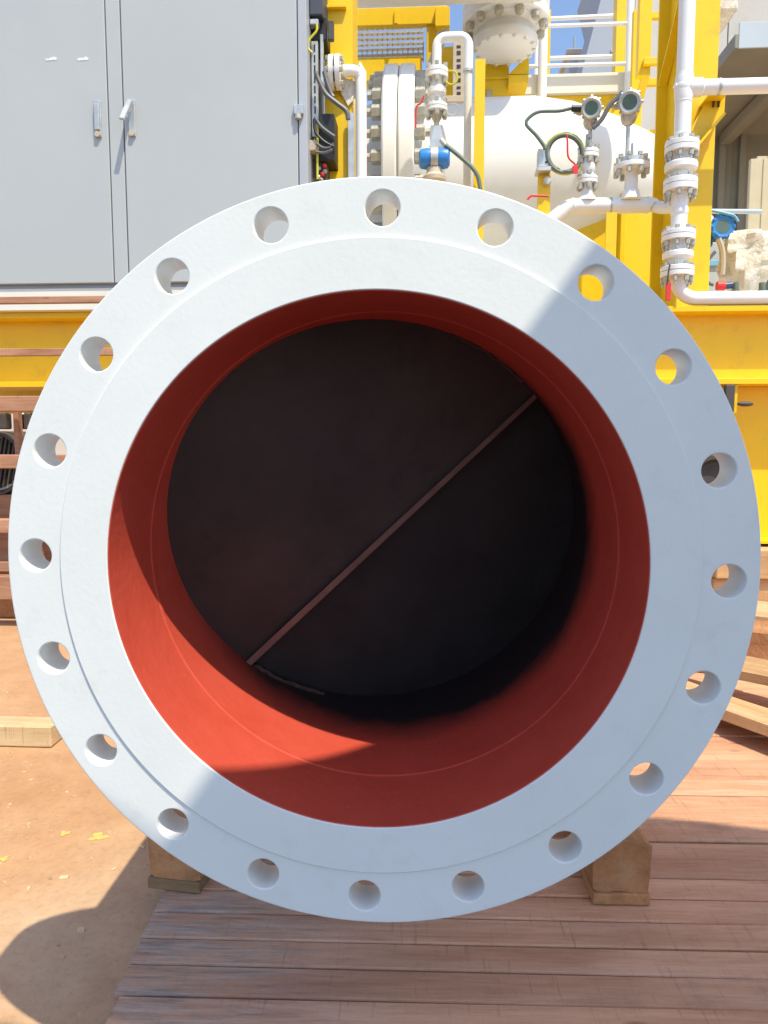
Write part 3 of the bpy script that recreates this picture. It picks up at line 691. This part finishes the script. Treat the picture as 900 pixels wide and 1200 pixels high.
MB().tube([at(524, 123, 3.66)]+[at(530+7*math.sin(a), 128-7*math.cos(a), 3.66) for a in [i*math.pi/8 for i in range(1, 12)]], .0035, 6, 3).build('tag_wire', M['steel'], iv)
br = thing('pressure_transmitter', 'blue capped pressure transmitter with grey bracket under the instrument valve', 'transmitter', at(510, 198, 3.62))
MB().prism([at(509, 147, 3.66), at(516, 147, 3.66), at(521, 172, 3.66), at(503, 172, 3.66)], (0, .01, 0)).build('bracket', M['steel'], br)
p = at(509, 186, 3.6)
MB().lathe((p.x-17*k, 3.6, p.z), (1, 0, 0), [(0, 7*k), (2*k, 10*k), (8*k, 11*k), (13*k, 10.5*k)], 24).build('end_cap', M['blue'], br)
MB().lathe((p.x+4*k, 3.6, p.z), (1, 0, 0), [(0, 10.5*k), (6*k, 11*k), (11*k, 10*k), (13*k, 7*k)], 24).build('end_cap', M['blue'], br)
MB().lathe((p.x-4.0*k, 3.6, p.z), (1, 0, 0), [(0, 12*k), (7.9*k, 12*k)], 24).build('housing_band', M['steel'], br)
MB().lathe((p.x, 3.6, p.z-12*k), (0, 0, -1), [(-2*k, 8*k), (4*k, 9*k), (8*k, 13*k), (12*k, 13*k)], 16).build('sensor_body', M['tan'], br)
MB().cyl(at(517, 164, 3.61), at(523, 171, 3.60), 3*k, seg=10).build('cable_gland', M['bolt'], br)
cable([(522, 170), (530, 176), (542, 186), (553, 196), (560, 207), (563, 222)], 3.57, .012, M['cable_green'], 'signal_cable', None, 'green grey cable drooping from the blue transmitter', 'cable')
cable([(497, 112), (493, 121), (488, 126), (487, 150)], 3.7, .005, M['red'], 'tag_string', None, 'thin red string hanging beside the vessel flange nuts', 'string')

# manifold with two transmitter risers
YM = 3.45; k = ps(YM)
man = thing('manifold_pipe', 'white horizontal manifold pipe on the short yellow post', 'pipe', at(716, 243, YM))
zc = Z(716, 241, YM)
P = [Vector((X(640, 256, YM), YM, zc-.09)), Vector((X(655, 252, YM), YM, zc-.045)), Vector((X(665, 243, YM), YM, zc-.01)), Vector((X(675, 241, YM), YM, zc)), Vector((X(690, 241, YM), YM, zc)), Vector((X(755, 241, YM), YM, zc)), Vector((X(764, 241, YM), YM, zc-.005))]
MB().tube([Vector((X(610, 265, YM), YM, zc-.13))]+P, 8.6*k, 18, 4).build('pipe', W, man)
P = [Vector((X(758, 241, YM), YM, zc)), Vector((X(766, 242, YM), YM, zc-.006)), Vector((X(774, 246, YM), YM-.05, zc-.03)), Vector((X(782, 249, YM), YM-.12, zc-.045)), Vector((X(792, 250, 3.25), 3.25, zc-.05))]
MB().tube(P, 6.6*k, 16, 4).build('reducer', W, man)
for px in (671, 715, 759):
    MB().lathe((X(px, 241, YM), YM, zc), (1, 0, 0), [(-.006, 8.7*k), (-.003, 9.1*k), (.003, 9.1*k), (.006, 8.7*k)], 24).build('weld_ring', M['steel'] if px == 715 else W, man)
va, p1 = stack('instrument_valve', 'white instrument valve on the manifold under the left transmitter head', 'valve', 690, 3.45, [
    ('stem', [(158, 3.5), (176, 3.5)], M['steel']), ('flange', fl_(176, 186, 11.5), W), ('body', [(186, 7), (192, 7.5), (195, 8.5), (200, 8.5), (203, 7), (207, 7.5)], W),
    ('flange', fl_(207, 216, 11), W), ('neck', [(216, 6), (224, 6), (229, 7), (233, 10), (236, 11)], W)], W, 6, 'instrument valves')
vb, p2 = stack('instrument_valve', 'wide white flanged instrument valve at the right end of the manifold', 'valve', 741, 3.42, [
    ('stem', [(168, 1.2), (182, 1.6), (184, 6), (189, 7)], M['steel']), ('flange', [(187, 15), (188, 17), (193.4, 17), (193.6, 14)], M['steel']), ('flange', [(193.7, 18.5), (194.4, 19.5), (199, 19.5), (200, 18)], W), ('neck', [(200, 9), (204, 7.2), (222, 7.2), (224, 9), (228, 9.5), (234, 11)], W)], W, 8, 'instrument valves')
def head(px, py, Y, r, lab, yb):
    k = ps(Y); p = at(px, py, Y); d = (Vector((CAM.x, CAM.y, CAM.z+.6))-p).normalized()
    t = thing('transmitter_head', lab, 'transmitter', p, 'transmitter heads')
    MB().lathe(p, d, [(-.10, r*k*.75), (-.09, r*k*.95), (-.02, r*k), (.02, r*k), (.021, r*k*1.12), (.05, r*k*1.12), (.056, r*k*.95), (.052, r*k*.72)], 28).build('housing', M['steel'], t)
    MB().lathe(p, d, [(.0525, r*k*.70), (.054, r*k*.69)], 24).build('display', M['glass'], t)
    MB().lathe((p.x, Y+.02, p.z), (0, 0, -1), [(r*k*.8, r*k*.75), (r*k*1.3, r*k*.8), (r*k*1.75, r*k*.6), (r*k*2.0, r*k*.3)], 16).build('base', M['steel'], t)
    MB().cyl((p.x, Y+.02, p.z-r*k*1.9), (p.x, Y+.02, Z(px, yb, Y)), 2.2*k, seg=10).build('stem', M['steel'], t)
    for a in range(8):
        an = a*math.pi/4; u = d.orthogonal().normalized(); v = d.cross(u)
        MB().sphere(p+d*.035+(u*math.cos(an)+v*math.sin(an))*r*k*1.15, .009, 6).build('lug', M['steel'], t)
    MB().lathe((p.x-r*k*.9, Y+.03, p.z), (-1, 0, .1), [(0, 4*k), (5*k, 4*k), (5.1*k, 3*k), (9*k, 3*k)], 12).build('cable_gland', M['bolt'], t)
    return t
head(693, 128, 3.40, 10, 'left silver transmitter head with round display above the manifold', 160)
head(738, 121, 3.40, 11, 'right silver transmitter head with round display above the wide valve', 184)
cable([(683, 127), (670, 127), (655, 130), (632, 131), (620, 138), (617, 146), (628, 158), (637, 170), (639, 175)], 3.38, .010, M['cable_green'], 'signal_cable', None, 'green grey cable from left transmitter to the junction box', 'cable')
cable([(682, 127), (670, 127)], 3.375, .018, M['dark'], 'cable_boot', None, 'black rubber boot on the left transmitter cable', 'boot')
cable([(729, 108), (722, 116), (714, 124), (705, 140), (695, 150)], 3.37, .012, M['cable'], 'signal_cable', None, 'dark cable curving down from the right transmitter', 'cable')
lp = thing('cable_loop', 'coiled loop of green grey cable beside the junction box', 'cable', at(662, 205, 3.42))
for j, (rr_, col) in enumerate(((21, M['cable_green']), (22.6, M['cable_yellow']), (19.6, M['cable']))):
    MB().tube([at(662+rr_*math.cos(a), 180+rr_*1.05*math.sin(a), 3.40+.012*j) for a in [2*math.pi*(i/36)+.6 for i in range(34)]], .009, 8).build('cable_turn', col, lp)
cable([(664, 158), (665, 166), (666, 184), (674, 193), (675, 203)], 3.37, .005, M['red'], 'tag_string', None, 'thin red string hung across the cable loop', 'string')
rect(MB(), 671, 194, 677.5, 203, 3.36, .01, .002).build('red_tag', M['red'], None, 'small red tag hanging at the cable loop', 'tag')
cable([(618, 234), (622, 230), (628, 229.5), (643, 230)], 3.35, .006, M['red'], 'tag_string', None, 'thin red string tied to the short yellow post', 'string')

# ------------------------------------------------------------------ right column, riser
YR = 3.4
colB = thing('steel_column', 'tall yellow H section column behind the white riser pipe', 'column', (X(815, 160, YR), YR+.25, zt), 'yellow columns')
ztop = Z(820, -200, YR)
xa = X(800, 160, YR); xb = X(838, 160, YR)
MB().box((xa, YR, zt), (xb, YR+.02, ztop), .002).build('front_flange', M['yellow'], colB)
MB().box((xa, YR+.50, zt), (xb, YR+.52, ztop), .002).build('rear_flange', M['yellow'], colB)
MB().box((xa+.06, YR+.0202, zt), (xa+.075, YR+.4998, ztop)).build('web', M['yellow'], colB)
MB().obox((xa+.03, YR+.26, Z(785, 33, YR+.3)), (.05, .66, .012), Euler((R(-42), 0, 0)), .001).build('brace', M['yellow'], colB)
bk = thing('pipe_bracket', 'yellow angled bracket holding the horizontal white pipe', 'bracket', at(835, 130, 3.3))
MB().prism([at(805, 158, 3.33), at(832, 112, 3.33), at(850, 112, 3.33), at(849, 131, 3.33), at(833, 150, 3.33), at(810, 176, 3.33)], (0, .012, 0)).build('web', M['yellow'], bk)
MB().prism([at(849, 131, 3.26), at(808, 180, 3.26), at(808, 184, 3.26), at(851, 133, 3.26)], (0, .14, 0)).build('lower_plate', M['yellow'], bk)
MB().prism([at(831, 110, 3.26), at(851, 110, 3.26), at(851, 112, 3.26), at(831, 112, 3.26)], (0, .14, 0)).build('top_plate', M['yellow'], bk)
for px in (836.5, 842.5):
    rect(MB(), px-1, 116, px+1, 125, 3.32, .009, .001).build('slot', M['darksteel'], bk)

YP = 3.22; k = ps(YP)
rs = thing('riser_pipe', 'white vertical riser pipe with two valves, tee and bottom elbow', 'pipe', (X(798, 200, YP), YP, Z(790, 345, YP)))
xp = X(798, 200, YP)
MB().cyl((xp, YP, Z(798, 168, YP)), (xp, YP, Z(798, -160, YP)), 8.6*k, seg=24).build('pipe', W, rs)
zh = Z(800, 103, YP)
MB().cyl((xp, YP, zh), (X(1100, 103, YP), YP, zh), 8.0*k, seg=24).build('branch_pipe', W, rs)
MB().sphere((xp, YP, zh), 10.5*k, 18).build('tee', W, rs)
MB().lathe((xp, YP, 0), (0, 0, -1), [(-Z(798, 87, YP), 8.7*k), (-Z(798, 92, YP), 9.8*k), (-Z(798, 115, YP), 9.8*k), (-Z(798, 120, YP), 8.7*k)], 24).build('tee', W, rs)
MB().lathe((xp+14*k, YP, zh), (1, 0, 0), [(-10*k, 10*k), (4*k, 9.6*k), (6*k, 8.1*k)], 24).build('tee', W, rs)
MB().cyl((xp, YP, zh-3*k), (xp-11*k, YP-.01, zh+2*k), 3*k, seg=10).build('drain_plug', W, rs)
MB().lathe((X(842, 103, YP), YP, zh), (1, 0, 0), [(-.006, 8.1*k), (-.006, 8.8*k), (.006, 8.8*k), (.006, 8.1*k)], 24).build('pipe_clamp', M['steel'], rs)
for y in (88, 120, 158):
    MB().lathe((xp, YP, Z(798, y, YP)), (0, 0, 1), [(-.004, 8.7*k), (-.002, 9.1*k), (.002, 9.1*k), (.004, 8.7*k)], 24).build('weld_ring', W, rs)
def turned(nm, pr):
    MB().lathe((xp, YP, 0), (0, 0, -1), [(-Z(797, y, YP), r*k) for y, r in pr], 32).build(nm, W, rs)
def joint(y0, y1, r=18):
    turned('flange', [(y0, r*.95), (y0+.7, r), ((y0+y1)/2-.7, r), ((y0+y1)/2-.6, r*.9)]); turned('flange', [((y0+y1)/2-.2, r*.9), ((y0+y1)/2+.1, r), (y1-.7, r), (y1, r*.95)])
    zc_ = Z(797, (y0+y1)/2, YP); hh = abs(Z(797, y0, YP)-Z(797, y1, YP))
    for i in range(8):
        an = 2*math.pi*(i+.5)/8; rm = r*k*.83
        MB().lathe((xp+rm*math.cos(an), YP+rm*math.sin(an), zc_-hh/2-.045), (0, 0, 1), [(0, .007), (.018, .007), (.019, .0125), (.042, .0125), (.043, .007), (hh+.045, .007), (hh+.046, .0125), (hh+.062, .0125)], 6).build('bolt', M['bolt'], rs)
joint(167, 180); turned('valve_body', [(180, 10), (184, 9), (190, 10), (191.5, 16.5), (193, 17.5), (199, 17.5), (201, 16), (202, 10), (207, 9.5), (210.5, 10)])
joint(210.6, 225); turned('pipe', [(225, 9.5), (243, 8.6), (262, 8.6), (271, 9.5)])
joint(271, 283); turned('valve_body', [(283, 10), (287, 9.5), (294, 10), (295.5, 15.5), (297, 16.5), (302, 16.5), (304, 15), (305, 10), (309, 9.5), (313, 10)])
joint(313, 325)
MB().sphere((xp, YP, Z(797, 248, YP)), 9.8*k, 18).build('tee', W, rs)
zl = Z(800, 351.5, YP); zl = max(zl, zt+8.6*k)
rr = .10
P = [Vector((xp, YP, Z(797, 325, YP))), Vector((xp, YP, zl+rr))] + [Vector((xp+rr*(1-math.cos(t)), YP, zl+rr-rr*math.sin(t))) for t in [i*math.pi/2/8 for i in range(1, 9)]] + [Vector((X(1100, 350, YP), YP, zl))]
MB().tube(P, 7.6*k, 20).build('bottom_pipe', W, rs)
rect(MB(), 781, 331, 786, 352, 3.15, .012, .002).build('red_tag', M['red'], None, 'red tag hanging at the foot of the riser pipe', 'tag')
cable([(785, 310), (783, 322), (782, 333)], 3.14, .004, M['darksteel'], 'tag_string', None, 'dark wire from the riser flange to the red tag', 'wire')
# pieces right of the column on the deck
eq = thing('steel_bracket', 'tan angle bracket on the deck beside the riser foot', 'bracket', at(815, 325, 3.7))
MB().prism([at(803, 338, 3.7), at(812, 323, 3.7), at(826, 322, 3.7), at(824, 338, 3.7)], (0, .2, 0)).build('plate', M['tan'], eq)
rect(MB(), 797, 338, 824, 345, 3.66, .1, .002).build('foot', M['yellow'], eq)

# blue transmitter and wrapped equipment at right
YT = 3.9; k = ps(YT)
bt = thing('level_transmitter', 'bright blue round transmitter with dark window at right edge', 'transmitter', at(845, 290, YT))
p = at(845, 267, YT); d = Vector((0, -1, 0))
MB().lathe(p, d, [(-.06, 9*k), (-.02, 10.5*k), (.0, 13*k), (.03, 13*k), (.035, 11*k), (.030, 8*k)], 28).build('bezel', M['blue'], bt)
MB().lathe(p, d, [(.028, 7.5*k), (.031, 7.4*k)], 24).build('window', M['glass'], bt)
for i in range(10):
    an = i*math.pi/5; MB().sphere((p.x+12*k*math.cos(an), p.y-.03, p.z+12*k*math.sin(an)), 2.2*k, 8).build('lug', M['blue'], bt)
MB().lathe((p.x-9*k, YT+.07, p.z), (-1, 0, 0), [(0, 9*k), (5*k, 9*k), (7*k, 6*k)], 18).build('housing', M['blue'], bt)
MB().lathe((p.x-9*k, YT+.07, p.z), (0, 0, -1), [(5*k, 6*k), (16*k, 5*k), (18*k, 3*k)], 14).build('stem', M['blue'], bt)
MB().lathe((p.x-10*k, YT+.05, p.z+9*k), (0, 0, 1), [(0, 5*k), (5*k, 4.5*k), (8*k, 2*k)], 12).build('plug', M['pipe_white'], bt)
cable([(826, 246), (836, 247), (850, 250), (860, 253), (865, 260)], 3.86, .009, M['light_blue'], 'hose', None, 'light blue hose arching above the blue transmitter', 'hose')
cable([(842, 280), (846, 292), (847, 305), (846, 322)], 3.85, .018, M['tan'], 'flexible_conduit', None, 'tan flexible conduit hanging below the blue transmitter', 'conduit')
cable([(838, 295), (830, 305), (827, 318), (829, 330), (836, 334)], 3.83, .010, M['cable'], 'hose', None, 'grey hose looping down to the red fitting', 'hose')
rf = thing('hose_fitting', 'red and dark blue hose fitting above the bottom pipe', 'fitting', at(846, 340, 3.75))
MB().cyl(at(840, 335, 3.75), at(849, 335, 3.75), .026, seg=14).build('red_body', M['red'], rf)
MB().cyl(at(849, 335, 3.75), at(858, 334, 3.75), .020, seg=14).build('blue_body', paint('dark_blue_plastic', (.03, .06, .16), .4), rf)
gb = thing('instrument_box', 'pale grey box with blue strip behind the hoses', 'box', at(842, 340, 4.2))
rect(MB(), 822, 284, 858, 318, 4.2, .2, .006).build('box', M['grey'], gb)
rect(MB(), 824, 305, 858, 311, 4.185, .014, .002).build('blue_strip', M['light_blue'], gb)
rect(MB(), 818, 318, 866, 345, 4.2, .2, .006).build('base_box', M['bluegrey'], gb)
def lumpy(px0, py0, px1, py1, Y, d):
    mb = MB(); a = at(px0, py0, Y); b = at(px1, py1, Y); n = 16; m_ = 20; vs = []; fs = []
    cx_, cz_ = (a.x+b.x)/2, (a.z+b.z)/2; hw, hh = (b.x-a.x)/2, (a.z-b.z)/2
    for i in range(n+1):
        v = -1+2*i/n; rad = (1-abs(v)**6)**.35 if abs(v) < 1 else .0
        for j in range(m_):
            an = 2*math.pi*j/m_; q = .86+.14*math.sin(5*an+3*v)+random.uniform(-.09, .09)
            if v < -.3: q *= 1-.45*(-.3-v)/.7
            vs.append((cx_+hw*rad*q*math.cos(an)*1.05, Y+d/2+d/2*rad*q*math.sin(an), cz_+hh*v))
    for i in range(n):
        for j in range(m_): fs.append((i*m_+j, i*m_+(j+1) % m_, (i+1)*m_+(j+1) % m_, (i+1)*m_+j))
    return mb.add(vs, fs)
lumpy(854, 262, 915, 345, 3.8, .25).build('wrapped_instrument', M['film'], None, 'instrument wrapped in crumpled yellowed plastic film at right edge', 'wrapped part')
for px in (862, 893):
    p = at(px, 338, 3.75); MB().lathe((p.x, 3.75, Z(px, 352, 3.75)), (0, 0, 1), [(0, 4.5*ps(3.7)), (.06, 4.5*ps(3.7)), (.061, 3.5*ps(3.7)), (.10, 3.5*ps(3.7))], 12).build('stub_pipe', M['cable_green'], None, 'short green grey stub pipe under the wrapped instrument, %s' % ('nearer the red fitting' if px == 862 else 'at the right edge'), 'pipe', 'stub pipes')

# ------------------------------------------------------------------ platform railing, cream beam
YL = 5.2; k = ps(YL)
pl = thing('platform_edge', 'cream platform toe beam with yellow beam below at upper right', 'platform', at(680, 125, YL))
rect(MB(), 600, 88, 741, 107, YL, .06, .003).build('toe_plate', M['cream'], pl)
rect(MB(), 610, 108.5, 741, 113, YL+.05, .6, .002).build('deck_edge', M['steel'], pl)
rect(MB(), 610, 113.5, 745, 132, YL+.04, .14, .003).build('floor_beam', M['yellow'], pl)
rect(MB(), 596, 97, 610, 128, YL-.05, .05, .003).build('end_plate', M['cream'], pl)
rl = thing('guard_rail', 'white tubular guard railing before the blue sky', 'railing', at(690, 88, YL-.02))
for px, yb in ((636.5, 126), (738, 108)):
    p = at(px, 40, YL-.04); MB().cyl((p.x, YL-.04, Z(px, yb, YL-.04)), (p.x, YL-.04, Z(px, -120, YL)), 5.0*k if px < 700 else 4*k, seg=14).build('post', M['pipe_white'], rl)
for y0, y1 in ((31.5, 27.5), (78, 74.5)):
    MB().cyl(at(615, y0, YL-.04), at(738, y1, YL-.04), 2.0*k, seg=10).build('rail', M['pipe_white'], rl)
rl2 = thing('guard_rail', 'farther white guard railing behind the first one', 'railing', at(690, 88, YL+.9))
kk = ps(YL+.9)
for y0, y1 in ((23, 18.5), (69, 66)):
    MB().cyl(at(628, y0, YL+.9), at(721, y1, YL+.9), 2.2*kk, seg=10).build('rail', M['pipe_white'], rl2)
for px in (629, 721):
    p = at(px, 40, YL+.9); MB().cyl((p.x, YL+.9, Z(px, 92, YL+.9)), (p.x, YL+.9, Z(px, -100, YL+.9)), 2.2*kk, seg=10).build('post', M['pipe_white'], rl2)
def bar(x0, y0, x1, y1, Y, d, nm, lab, cat, mat, grp=None): return rect(MB(), x0, y0, x1, y1, Y, d, .002).build(nm, mat, None, lab, cat, grp)
bar(639, 11, 644, 92, YL+.1, .05, 'rail_post', 'slim yellow post behind the left white railing post', 'post', M['yellow'])
bar(725, -60, 733, 90, YL+.4, .12, 'rail_post', 'yellow post left of the right white railing post', 'post', M['yellow'])
MB().tube([at(721, -40, YL+.5), at(722, 30, YL+.5), at(721.5, 60, YL+.5), at(720, 88, YL+.5)], .011, 8, 4).build('cable', M['cable'], None, 'dark grey cable running down beside the yellow railing post', 'cable')
# yellow ladder frame
ld = thing('ladder_frame', 'yellow ladder frame beside the tall yellow column', 'ladder', at(758, 175, 4.6))
YD = 4.6
rect(MB(), 743, 11, 749.5, 205, YD+.3, .05, .002).build('stile', M['yellow'], ld)
rect(MB(), 752, -60, 762, 88, YD, .06, .002).build('stile', M['yellow'], ld)
for y0, y1 in ((14.5, 20.5), (92, 99)):
    rect(MB(), 743, y0, 778, y1, YD+.36, .04, .002).build('rung', M['yellow'], ld)
rect(MB(), 755, 67.5, 778, 74.5, YD-.04, .04, .002).build('rung', M['yellow'], ld)
MB().prism([at(753, 88, YD+.02), at(762, 88, YD+.02), at(750, 130, YD+.3), at(742, 130, YD+.3)], (0, .05, 0)).build('brace', M['yellow'], ld)
rect(MB(), 750, 152, 778, 159, YD+.34, .04, .002).build('rung', M['yellow'], ld)
rect(MB(), 753, 170, 778, 177, YD+.34, .04, .002).build('rung', M['yellow'], ld)
MB().prism([at(704, 150, 4.9), at(722, 128, 4.9), at(734, 128, 4.9), at(728, 160, 4.9)], (0, .05, 0)).build('gusset_plate', M['yellow'], None, 'yellow gusset plate behind the right transmitter head', 'plate')
# ------------------------------------------------------------------ buildings beyond
bd = thing('process_building', 'beige clad building with dark corrugated bay and projecting canopy at right', 'building', (9, 10, GZ))
YH = 10.0; xbL = X(742, 60, YH)
zc1 = Z(870, 55, 7.6); zc2 = Z(870, 27, 7.6)
for i in range(16):
    xw = .62; x = xbL+i*xw
    MB().box((x+.006, YH, zc1+.05), (x+xw-.006, YH+.05, 14), .006).build('wall_panel', M['beige'], bd)
MB().box((xbL, YH+.06, GZ), (xbL+10, YH+.5, 13.9)).build('wall_core', M['olive'], bd)
xk = X(863, 40, 7.6)
MB().box((xk, 7.6, zc1), (xk+6, YH-.01, zc1+.05)).build('canopy_soffit', M['olive'], bd)
MB().box((xk+.02, 7.58, zc1-.02), (xk+6, 7.599, zc2), .004).build('canopy_fascia', M['bluegrey'], bd)
MB().box((xk-.02, 7.58, zc1-.02), (xk+.019, YH-.01, zc1+.12), .004).build('canopy_side', M['olive'], bd)
for i in range(3):
    MB().obox((xk+.75+1.3*i, 8.7, zc1-.09), (.14, 2.2, .14), None, .004).build('canopy_beam', M['olive'], bd)
mb = MB(); n = 130; vs = []; fs = []
x0 = xbL+.05; st_ = .055
for i in range(n+1):
    off = (0, 0, .014, .014)[i % 4]; xx = x0+i*st_+(0.02 if i % 4 in (1, 3) else 0)
    vs += [(xx, YH-.04-off, GZ), (xx, YH-.04-off, zc1+.04)]
for i in range(n): fs.append((2*i, 2*i+2, 2*i+3, 2*i+1))
mb.add(vs, fs).build('corrugated_sheet', M['olive'], bd, ang=20)
for px in (848, 872):
    p = at(px, 150, YH-.1); MB().box((p.x-.04, YH-.12, GZ), (p.x+.04, YH-.06, zc1), .004).build('corner_trim', M['olive'], bd)
MB().cyl(at(830, 95, 8.5), at(905, 92, 8.5), .035, seg=10).build('conduit', M['tan'], None, 'tan conduit crossing below the building canopy', 'conduit')
MB().cyl(at(822, 247.5, 5.2), at(892, 248, 5.2), .018, seg=10).build('handrail', M['bluegrey'], None, 'thin grey handrail behind the blue transmitter', 'rail')
sh = thing('panel_stack', 'upright light tan panels leaning at the right edge', 'panels', at(890, 262, 7.0))
for i in range(6):
    rect(MB(), 880+7.5*i, 186-(i % 2)*3, 886.6+7.5*i, 300, 7.0+.01*(i % 2), .05, .004).build('panel', paint('tan_panel', (.55, .46, .30), .6) if i == 0 else bpy.data.materials['tan_panel'], sh)
rect(MB(), 838, -25, 866, 13, 4.4, .3, .02).build('wrapped_bundle', M['film'], None, 'film wrapped bundle on top right beside the yellow column', 'bundle')
# far tower and mast
tw = thing('far_tower', 'blue grey sloping steel tower far behind the railing', 'tower', (X(705, 90, 40), 40, GZ))
a = at(704, -40, 40); b = at(721, -40, 40); c_ = at(721, 92, 40); d_ = at(680, 92, 40)
lean = (d_.x-at(704, 0, 40).x)/(at(704, 0, 40).z-d_.z)
zf = d_.z
MB().prism([(a.x-.4, 40, a.z), (b.x+3, 40, b.z), (c_.x+3, 40, GZ), (d_.x-(zf-GZ)*(-lean)*1.0, 40, GZ), (d_.x, 40, d_.z), (X(704, 0, 40), 40, Z(704, 0, 40))], (0, 4, 0)).build('leg_plate', M['tower'], tw)
for i in range(5):
    z = d_.z-2+i*3.2; MB().box((b.x-.1, 39.9, z), (b.x+3, 39.99, z+.15)).build('stiffener', M['bluegrey'], tw)
mt_ = thing('far_mast', 'small pale grey far tower with antenna left of sloping tower', 'tower', (X(673, 90, 45), 45, GZ))
rect(MB(), 667, 62, 680, 140, 45, 2, .01).build('shaft', M['bluegrey'], mt_)
rect(MB(), 664, 57, 682, 62, 44.7, 2.6, .01).build('cap', M['beige'], mt_)
MB().cyl(at(673, 57, 45.5), at(673, 42, 45.5), .06, seg=6).build('antenna', M['tower'], mt_)
# low far sheds closing the horizon
for i, (x0, x1, y, h, m_) in enumerate(((-40, -12, 34, 5, 'beige'), (-11, 2, 36, 3.2, 'bluegrey'), (3, 9, 38, 3.6, 'beige'))):
    t = thing('far_shed', ['long pale shed far behind on the left', 'low blue grey shed far behind the vessel', 'beige low shed far behind the right skid support'][i], 'shed', ((x0+x1)/2, y, GZ))
    MB().box((x0, y, GZ), (x1, y+8, h), .02).build('wall', M[m_], t)
    MB().prism([(x0-.3, y-.4, h+.01), (x1+.3, y-.4, h+.01), (x1+.3, y+4, h+1.2), (x0-.3, y+4, h+1.2)], (0, 0, .12)).build('roof', M['bluegrey'], t)

# ------------------------------------------------------------------ timber rack at left with ribbed drum
YK = 2.5; k = ps(YK)
rkx0 = X(-230, 500, YK); rkx1 = X(235, 420, YK)
ra = thing('timber_rack', 'open rack of reddish timber rails standing left of the flange', 'rack', ((rkx0+rkx1)/2, YK+.1, GZ))
for x in (rkx0, rkx1):
    for y in (YK+.06, YK+.50): MB().box((x-.04, y, GZ), (x+.04, y+.06, Z(0, 340, YK)), .003).build('post', M['rackwood'], ra)
for y0, y1, dep in ((345.5, 354, .02), (407, 416, .02), (464, 482, .058), (533, 549, .058), (609, 625, .058), (676, 703, .058)):
    MB().box((rkx0-.1, YK+.058-dep, Z(20, y1, YK)), (rkx1+.06, YK+.0595, Z(20, y0, YK)), .003).build('rail', M['rackwood'], ra)
for y0, y1 in ((662, 674), (721, 727), (740, 747)):
    z0, z1 = Z(20, y1, YK+.1), Z(20, y0, YK+.1); MB().box((rkx0-.1, YK+.18+(.12 if y0 > 700 else 0), max(z0, GZ+.002)), (rkx1+.06, YK+.27+(.1 if y0 > 700 else 0), max(z1, GZ+.03)), .003).build('slat', M['rackwood'], ra)
p = at(18, 490, YK+.1); MB().box((p.x-.012, YK+.10, Z(18, 560, YK)), (p.x+.012, YK+.14, Z(18, 470, YK)), .002).build('spacer', M['rackwood'], ra)
dr = thing('ribbed_drum', 'dark ribbed steel drum lying inside the timber rack', 'drum', at(-8, 582, 2.72))
p = at(-9, 543, 2.72); kk = ps(2.72)
MB().lathe(p, (0, 1, 0), [(0, 36*kk), (0, 39*kk), (.30, 39*kk), (.30, 33*kk), (.03, 33*kk)], 48, closed=True).build('rim', M['darksteel'], dr)
MB().lathe(p, (0, 1, 0), [(.06, 33*kk), (.09, 33*kk)], 40).build('end_plate', M['steel'], dr)
for i in range(12):
    x = p.x+(-30+i*5.4)*kk; hh = math.sqrt(max(.0, (32*kk)**2-(x-p.x)**2))
    MB().obox((x, p.y+.045, p.z), (.008, .028, 2*hh), Euler((0, R(12), 0))).build('rib', M['darksteel'], dr)
cs = thing('drum_cradle', 'timber cradle carrying the dark drum inside the rack', 'cradle', (p.x, 2.8, GZ))
MB().box((p.x-.35, 2.71, GZ+.001), (p.x+.25, 3.0, GZ+.25), .004).build('block', M['sleeper'], cs)
MB().box((p.x-.30, 2.72, GZ+.251), (p.x+.20, 3.0, p.z-38*kk), .004).build('block', M['rackwood'], cs)
for px, m_ in ((4, 'darksteel'), (27, 'pipe_white'), (33, 'darksteel')):
    q = at(px, 490, 2.66); MB().box((q.x-.025, 2.64, Z(px, 503, 2.66)), (q.x+.02, 2.70, Z(px, 484, 2.66)), .006).build('clamp', M[m_], ra)

# ------------------------------------------------------------------ unseen shade caster added behind the camera, outline cut to the lower right shade
H = 2.2
caster = thing('shade_canopy', 'white tarpaulin awning on steel posts behind the photographer', 'awning', (1.2, -.8, GZ))
poly = [(.359, -.765), (.609, -.490), (.955, -.108), (1.309, -.104), (1.577, -.154), (2.3, -.27), (2.3, -1.7), (.13, -1.7), (.13, -.725), (.165, -.722)]
MB().prism([(x, y, H) for x, y in poly], (0, 0, .004)).build('tarpaulin', M['cream'], caster)
for x, y in ((.17, -1.66), (2.26, -1.66), (2.26, -.32), (.98, -.16)):
    MB().cyl((x, y, GZ), (x, y, H-.001), .02, seg=10).build('post', M['steel'], caster)
